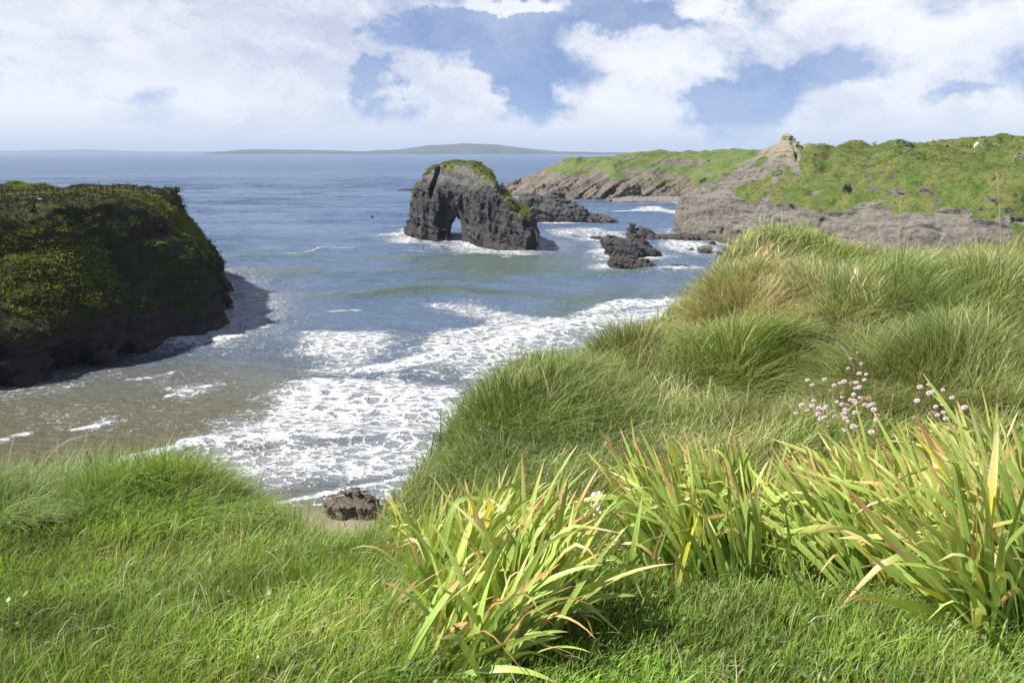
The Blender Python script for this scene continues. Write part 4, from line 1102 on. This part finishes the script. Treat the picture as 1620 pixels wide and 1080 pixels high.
iris('iris clump leaning left in the middle of the slope, below the bare hollow', fanset(1125, 885, 115, 50, 56, 7, .58, .025, LEFT, .3, .2, .45, 5), 5, .4, wither=.07)
iris('three-leaved iris fan alone in the grass between the centre and middle clumps', [(1000, 975, 4, .48, .018, LEFT, .02, .18, .3)], 6, .4, wither=.3)
iris('slender iris fan at the near foot of the middle clump', [(1068, 935, 5, .5, .018, RIGHT, .05, .2, .4)], 7, .45, wither=.3)
iris('sparse iris fan with curled tips between the middle and right clumps', [(1288, 965, 5, .46, .018, LEFT, .1, .2, .7), (1255, 930, 4, .42, .018, LEFT, .2, .2, .5)], 8, .4, wither=.3)
iris('wide mass of iris leaves swept to the left in front of the pink flowers', fanset(1450, 880, 155, 65, 95, 8, .58, .028, LEFT, .48, .2, .4, 9), 9, .5, wither=.07)
iris('tall iris clump with pink-brown tips on the far right of the foreground', fanset(1600, 950, 95, 80, 60, 8, .72, .028, LEFT, .46, .22, .4, 10), 10, .5, wither=.1)
iris('iris leaves rising highest, behind the swept mass at the right', fanset(1590, 790, 60, 35, 14, 6, .66, .024, LEFT, .5, .25, .35, 11), 11, .42, wither=.08)
iris('low iris tuft with a bent tan leaf near the right corner', [(1500, 1000, 4, .36, .02, LEFT, .1, .4, 1.0), (1545, 1010, 4, .42, .02, RIGHT, .3, .3, 1.1)], 13, .45, wither=.3)
print('iris', time.time()-T0)

# ------------------------------------------------------------------ low broad-leaved weeds and dead thatch in the turf
def weeds():
    r_ = np.random.default_rng(61); n = 5200
    X, Y = scatter(n, -.8, .8, 1.8, 8.0, .4, r_)
    cl = fbm2(X, Y, 1.1, 3, seed=340) > .12
    X, Y = X[cl], Y[cl]; z, d = ground(X, Y, False); k = d < -.1; X, Y, z = X[k], Y[k], z[k]; n = len(X)
    a = r_.uniform(0, 6.283, n); s = r_.uniform(.008, .02, n)*(.8+.06*Y); tl = r_.uniform(.1, .9, n)
    u = np.stack([np.cos(a)*np.cos(tl), np.sin(a)*np.cos(tl), np.sin(tl)], 1)*s[:, None]; v = np.stack([-np.sin(a), np.cos(a), r_.normal(0, .3, n)], 1)*(s*.42)[:, None]
    c = np.stack([X, Y, z+r_.uniform(.03, .10, n)], 1)
    V = np.stack([c, c+u*.35+v, c+u*.8+v*.8, c+u*1.15, c+u*.8-v*.8, c+u*.35-v], 1).reshape(-1, 3)
    me = npmesh('weeds', V, [(np.arange(n)[:, None]*6+np.array([[0, 1, 2, 3]])), (np.arange(n)[:, None]*6+np.array([[0, 3, 4, 5]]))])
    col = lerp(np.tile(GREEN*.8, (n, 1)), np.tile(BLUEG*1.1, (n, 1)), r_.random(n))*r_.uniform(.7, 1.3, n)[:, None]
    vattr(me, 'col', np.repeat(col, 6, 0))
    tag(link('weeds', me, M_GRASS), 'low broad-leaved weeds scattered through the clifftop turf', 'weeds', kind='stuff')
    n = 9000
    X, Y = scatter(n, -.8, .8, 1.8, 9.0, .4, r_); z, d = ground(X, Y, False); k = (d < .1) & (r_.random(n) < .14+patch('straw', X, Y)); X, Y, z = X[k], Y[k], z[k]; n = len(X)
    a = r_.uniform(0, 6.283, n); P = np.stack([X, Y, z+r_.uniform(.03, .12, n)], 1); m = r_.uniform(.7, 1.5, n)
    o = blades('thatch', P, r_.uniform(.05, .13, n), np.maximum(.0026, Y*.0006)*r_.uniform(.8, 1.6, n), np.stack([np.cos(a)*m, np.sin(a)*m], 1), np.tile(STRAW, (n, 1))*r_.uniform(.5, 1.0, n)[:, None], np.tile(DEAD, (n, 1))*r_.uniform(.5, 1.0, n)[:, None], M_GRASS, 62)
    tag(o, 'dead straw lying in the turf', 'thatch', kind='stuff')
weeds()

# ------------------------------------------------------------------ pink thrift
def thrift():
    L1 = [(670, 75), (623, 117), (694, 150), (605, 183), (680, 218), (727, 222), (715, 260), (330, 262), (362, 295), (445, 257), (510, 298), (548, 282), (578, 272), (485, 333), (628, 283), (660, 278), (680, 310), (655, 318), (565, 348), (565, 375), (643, 360), (682, 378), (710, 382), (745, 388), (370, 400), (360, 435), (330, 465), (290, 430), (252, 485), (403, 490), (405, 452), (440, 455), (455, 440), (420, 522), (447, 510), (500, 475), (512, 505), (528, 408), (560, 425), (583, 460), (575, 490), (590, 435), (620, 395), (645, 400), (655, 415), (715, 428), (740, 435), (770, 425), (778, 462), (650, 480), (672, 485), (803, 502), (797, 530), (600, 540), (585, 518), (763, 612), (570, 605), (640, 575)]
    L2 = [(1090, 308), (1148, 292), (1150, 350), (1170, 340), (1245, 328), (1070, 400), (1305, 380), (1250, 425), (1390, 445), (1168, 488), (1205, 497), (1248, 480), (1265, 520), (1050, 515), (1125, 562), (1187, 570), (1327, 575), (1375, 600), (1245, 640), (1195, 440)]
    # flower head: a ball of small papery petals on a domed core
    r_ = np.random.default_rng(55); V, Fc, Cc = [], [], []
    n = 70
    for k in range(n):
        zz = 1-1.45*(k+.5)/n; a = k*2.39996; q = math.sqrt(max(0, 1-zz*zz)); d = np.array([q*math.cos(a), q*math.sin(a), zz*.85])
        u = np.cross(d, [.2, .3, 1]); u /= np.linalg.norm(u); v = np.cross(d, u)
        sft = r_.uniform(.004, .006); c = d*.0155*r_.uniform(.85, 1.1); b = len(V)
        V += [c-d*.007, c+u*sft+d*.001, c+v*sft+d*.002, c-u*sft+d*.001, c-v*sft+d*.002]
        Fc += [(b, b+1, b+2), (b, b+2, b+3), (b, b+3, b+4), (b, b+4, b+1)]
        col = np.array([1.0, .84, .92])*r_.uniform(.75, 1.15)
        Cc += [col*.7]+[col]*4
    hm = npmesh('flower_head', np.array(V), [np.array(Fc)], smooth=False); vattr(hm, 'col', np.array(Cc)); pm = leaf_material('thrift petal', .08, .7, .1); hm.materials.append(pm)
    fm_ = hm.copy(); fm_.attributes['col'].data.foreach_set('color', (np.concatenate([np.array(Cc)*np.array([.72, .62, .5]), np.ones((len(Cc), 1))], 1)).astype(np.float32).ravel())
    V, Fc = [], []
    for k in range(5):
        for j in range(5):
            a = 2*math.pi*j/5; V.append((.0013*math.cos(a)+.004*math.sin(k*.8), .0013*math.sin(a), -.20*k/4))
    for k in range(4):
        for j in range(5): Fc.append((k*5+j, k*5+(j+1) % 5, k*5+5+(j+1) % 5, k*5+5+j))
    sm = npmesh('stem', np.array(V), [np.array(Fc)]); sm.materials.append(simple('thrift stem', (.12, .13, .04)))
    for lst, lab, grp in ((L1, 'pink thrift flower in the dense patch between the bank hollow and the swept iris mass', 'thrift flowers in the dense patch'), (L2, 'pink thrift flower in the scattered patch behind the tallest iris leaves', 'thrift flowers in the scattered patch')):
        for (a, b) in lst:
            px, py = 1200+a/4.263, 540+b/4.263
            p = hit(px, py, .22+.05*r_.random())
            if p is None: continue
            t = empty('thrift_flower', p, r_.uniform(0, 6.28)); s = r_.uniform(.7, 1.12); t.scale = (s, s, s)
            t.rotation_euler = (r_.normal(0, .25), r_.normal(0, .25), r_.uniform(0, 6.28))
            tag(t, lab, 'flower', grp)
            link('flower_head', fm_ if r_.random() < .14 else hm, None, t); link('stem', sm, None, t)
thrift()

# ------------------------------------------------------------------ dry stalks, bleached leaves, litter
def tubemesh(name, path, rads, k=6):
    path = np.array(path, float); V, Fc = [], []
    for i, (p, r) in enumerate(zip(path, rads)):
        T = path[min(i+1, len(path)-1)]-path[max(i-1, 0)]; T /= np.linalg.norm(T)
        u = np.cross(T, [.3, .9, .2]); u /= np.linalg.norm(u); v = np.cross(T, u)
        for j in range(k):
            a = 2*math.pi*j/k; V.append(p+(u*math.cos(a)+v*math.sin(a))*r)
    for i in range(len(path)-1):
        for j in range(k): Fc.append((i*k+j, i*k+(j+1) % k, (i+1)*k+(j+1) % k, (i+1)*k+j))
    return npmesh(name, np.array(V), [np.array(Fc)])
M_STRAW = simple('bleached straw', (.36, .30, .2), .8, 20)
def stalk(px, py, H, lx, label, r=.004, head=.08):
    c = foot(px, py)
    root = empty('dry_stalk', c); tag(root, label, 'dry grass stalk', 'dry stalks standing above the bank')
    t = np.linspace(0, 1, 8)
    link('stem', tubemesh('stem', np.stack([lx*H*t**1.5, t*0, H*t], 1), r*(1-.6*t)), M_STRAW, root)
    V, Fc = [], []
    r_ = np.random.default_rng(int(px))
    for k in range(26):
        q = 1-head/H*1.4*(k+.3)/26; b = np.array([lx*H*q**1.5, 0, H*q]); d = r_.normal(0, 1, 3); d[2] = abs(d[2])+.8; d /= np.linalg.norm(d)
        s = np.array([.0, .004, .0]); d[0] *= .5; i = len(V); e = b+d*r_.uniform(.012, .03); b = b-np.array([0, 0, head*1.5/26])
        V += [b-s, b+s, e]; Fc.append((i, i+1, i+2))
    link('seed_head', npmesh('seed_head', np.array(V), [np.array(Fc)], False), M_STRAW, root)
stalk(1415, 455, .95, -.04, 'thin pale dry stalk standing straight in the middle of the bank top', .006)
stalk(1580, 480, 1.25, -.16, 'tallest dry stalk, leaning left at the right of the bank', .006, .12)
stalk(1530, 470, .7, -.3, 'short bent dry stalk left of the tallest one', .005)
stalk(1192, 420, .5, .12, 'brown seed stalk near the bank top above the sea', .006, .14)
stalk(140, 792, .34, .1, 'pale dry stalk sticking up at the left cliff edge', .0025, .03)
stalk(158, 792, .30, -.1, 'thin dry stalk crossing its taller neighbour at the left cliff edge', .0025, .03)
def bleached(px, py, n, L, label, seed):
    r_ = np.random.default_rng(seed); c = foot(px, py); Vs, Fs, Cs, nv = [], [], [], 0
    for k in range(n):
        col = DEAD*r_.uniform(.8, 1.25)
        V, Fq, C3 = leaf_strip(np.array([r_.normal(0, .09), r_.normal(0, .06), 0]), r_.uniform(0, 6.28), abs(r_.normal(.2, .25)), r_.uniform(0, .9), L*r_.uniform(.6, 1.1), .014, r_.normal(0, .6), r_.normal(0, 2), None, (col, col, col, .9), r_)
        Vs.append(V); Fs.append(Fq+nv); Cs.append(C3); nv += len(V)
    me = npmesh('dead_leaves', np.concatenate(Vs), [np.concatenate(Fs)]); vattr(me, 'col', np.concatenate(Cs))
    o = link('bleached_tuft', me, M_IRIS); o.location = c
    tag(o, label, 'dead grass tuft', 'bleached tufts on the bank')
bleached(1362, 485, 30, .5, 'bleached white dead leaves standing in the middle of the bank', 1)
bleached(1205, 425, 26, .4, 'pale dead leaves near the seaward edge of the bank top', 2)
bleached(1385, 500, 14, .4, 'few white dead blades just right of the bleached middle tuft', 3)
def litter():
    c = foot(942, 830); r_ = np.random.default_rng(8)
    n, m = 14, 10
    U, W_ = np.meshgrid(np.linspace(0, 1, n), np.linspace(0, 1, m))
    V = np.stack([(U-.5)*.05, (W_-.5)*.05, .06+W_*.12], -1).reshape(-1, 3)
    V += np.stack([fbm(V, 30, 3, seed=k) for k in (1, 2, 3)], 1)*.022
    o = link('litter', npmesh('litter', V, [gridfaces(m, n)], False), simple('white plastic scrap', (.75, .75, .74), .5, 10, .05)); o.location = c
    tag(o, 'crumpled white plastic scrap caught in the grass between two iris clumps', 'litter')
litter()

# ------------------------------------------------------------------ fence, sheep and birds
def topz(V, x, y, r=1.2):
    k = np.hypot(V[:, 0]-x, V[:, 1]-y) < r
    return V[k, 2].max() if k.any() else V[:, 2].max()
def fence():
    root = empty('fence', (-70, 128, 20)); tag(root, 'post and wire fence along the top of the dark headland', 'fence')
    inv = np.array([-70, 128, 20.])
    m1 = simple('weathered fence post', (.20, .18, .15), .8, 4); m2 = simple('wire', (.12, .12, .12), .5, 4)
    tops = []
    for k in range(26):
        q = k/25; x, y, _ = at(-30+q*245, 300, 113+22*q+1.5*math.sin(q*6))
        z = topz(VH, x, y)
        lean = random.uniform(-.06, .06)
        me = tubemesh('post', [(x-inv[0], y-inv[1], z-inv[2]-.2), (x-inv[0]+lean*.5, y-inv[1], z-inv[2]+.5), (x-inv[0]+lean, y-inv[1], z-inv[2]+1.0), (x-inv[0]+lean, y-inv[1], z-inv[2]+1.02)], [.055, .05, .05, .015], 7)
        link('post', me, m1, root); tops.append((x-inv[0]+lean, y-inv[1], z-inv[2]))
    for h in (.85, .5):
        link('wire', tubemesh('wire', [(a, b, c+h) for a, b, c in tops], [.012]*len(tops), 4), m2, root)
fence()
def skin_body(name, joints, edges, mat, parent=None, sub=1):
    me = bpy.data.meshes.new(name); me.from_pydata([j[:3] for j in joints], edges, [])
    o = bpy.data.objects.new(name, me); C.objects.link(o); me.materials.append(mat)
    sk = o.modifiers.new('skin', 'SKIN'); o.modifiers.new('sub', 'SUBSURF').levels = sub; o.modifiers['sub'].render_levels = sub
    if not me.skin_vertices: me.attributes  # the skin layer appears with the modifier
    for v, j in zip(me.skin_vertices[0].data, joints): v.radius = (j[3], j[3])
    me.skin_vertices[0].data[0].use_root = True
    if parent: o.parent = parent
    return o
def sheep():
    x, y = 0, 0
    d = ray(1531, 227)
    best = None
    for Y in np.arange(140, 230, .5):
        p = d*(Y/d[1])+np.array([0, 0, EYE]); k = np.hypot(VR[:, 0]-p[0], VR[:, 1]-p[1]) < 1.2
        if k.any() and VR[k, 2].max() > p[2]: best = (p[0], p[1], VR[k, 2].max()); break
    if best is None: best = (105, 185, 29)
    J = [(0, 0, .75, .30), (.45, 0, .75, .30), (-.45, 0, .72, .28), (-.7, 0, .55, .13), (-.95, 0, .35, .11), (-1.1, 0, .22, .07),
         (.5, .16, .4, .07), (.5, .16, .0, .05), (.5, -.16, .4, .07), (.5, -.16, .0, .05), (-.4, .16, .4, .07), (-.4, .16, .0, .05), (-.4, -.16, .4, .07), (-.4, -.16, 0, .05), (-.78, .14, .56, .03), (-.78, -.14, .56, .03), (.75, 0, .7, .06)]
    E = [(0, 1), (0, 2), (2, 3), (3, 4), (4, 5), (1, 6), (6, 7), (1, 8), (8, 9), (2, 10), (10, 11), (2, 12), (12, 13), (3, 14), (3, 15), (1, 16)]
    o = skin_body('sheep', J, E, simple('sheep wool', (.78, .74, .66), .95, 6, .08))
    o.location = (best[0], best[1], best[2]-.05); o.rotation_euler = (0, R(-22), R(25))
    tag(o, 'white sheep grazing head down near the top of the green slope', 'sheep')
sheep()
def bird(name, p, rz, span, mat, label, flap=.25, stand=False):
    root = empty(name, p, rz); tag(root, label, 'bird')
    b = skin_body('body', [(0, 0, 0, span*.07), (span*.12, 0, .01, span*.055), (span*.2, 0, .02*span, span*.035), (span*.26, 0, .02*span, span*.012), (-span*.14, 0, 0, span*.04), (-span*.26, 0, 0, span*.02)], [(0, 1), (1, 2), (2, 3), (0, 4), (4, 5)], mat, root)
    for s in (-1, 1):
        n = 9; t = np.linspace(0, 1, n); y = s*span*.5*t*(.3 if stand else 1); z = span*(flap*np.sin(t*2.2)*.5); x0 = span*.09-span*.16*t**2*(2.4 if stand else 1); ch = span*.17*(1-t**2)**.6+.004*span
        V = np.concatenate([np.stack([x0, y, z], 1), np.stack([x0-ch, y, z-.01*span], 1), np.stack([x0-ch*.4, y, z+.018*span*(1-t)], 1)])
        Fq = np.concatenate([[(i, i+1, 2*n+i+1, 2*n+i), (2*n+i, 2*n+i+1, n+i+1, n+i), (n+i, n+i+1, i+1, i)] for i in range(n-1)])
        link('wing', npmesh('wing', V, [Fq]), mat, root)
M_JACK = simple('dark plumage', (.012, .012, .014), .6, 4, .1); M_GULL = simple('white plumage', (.78, .78, .78), .7, 4, .05)
bird('chough', at(589, 344, 95), R(25), .95, M_JACK, 'dark bird flying over the sea left of the arch', .5)
g_ = at(61, 299, 112); bird('gull', (g_[0], g_[1], topz(VH, g_[0], g_[1])+.35), R(10), 1.1, M_GULL, 'white gull settled on the dark headland beside the fence', .1, True)
print('done', time.time()-T0)

# ================================================================== SEA AIR
def haze():
    me = bpy.data.meshes.new('haze')
    x0, x1, y0, y1, z0, z1 = -62000, 62000, -2000, 46000, -4, 330
    v = [(x, y, z) for x in (x0, x1) for y in (y0, y1) for z in (z0, z1)]
    me.from_pydata(v, [], [(0, 1, 3, 2), (4, 6, 7, 5), (0, 4, 5, 1), (2, 3, 7, 6), (0, 2, 6, 4), (1, 5, 7, 3)])
    m, nt = newmat('sea air')
    pv = nt.n('ShaderNodeVolumePrincipled', {'Color': (.66, .80, 1, 1), 'Density': 7e-5, 'Anisotropy': 0.0})
    nt.n('ShaderNodeOutputMaterial', {'Volume': pv.outputs[0]})
    tag(link('haze', me, m), 'thin blue sea haze over the far hills', 'haze', kind='stuff')
haze()
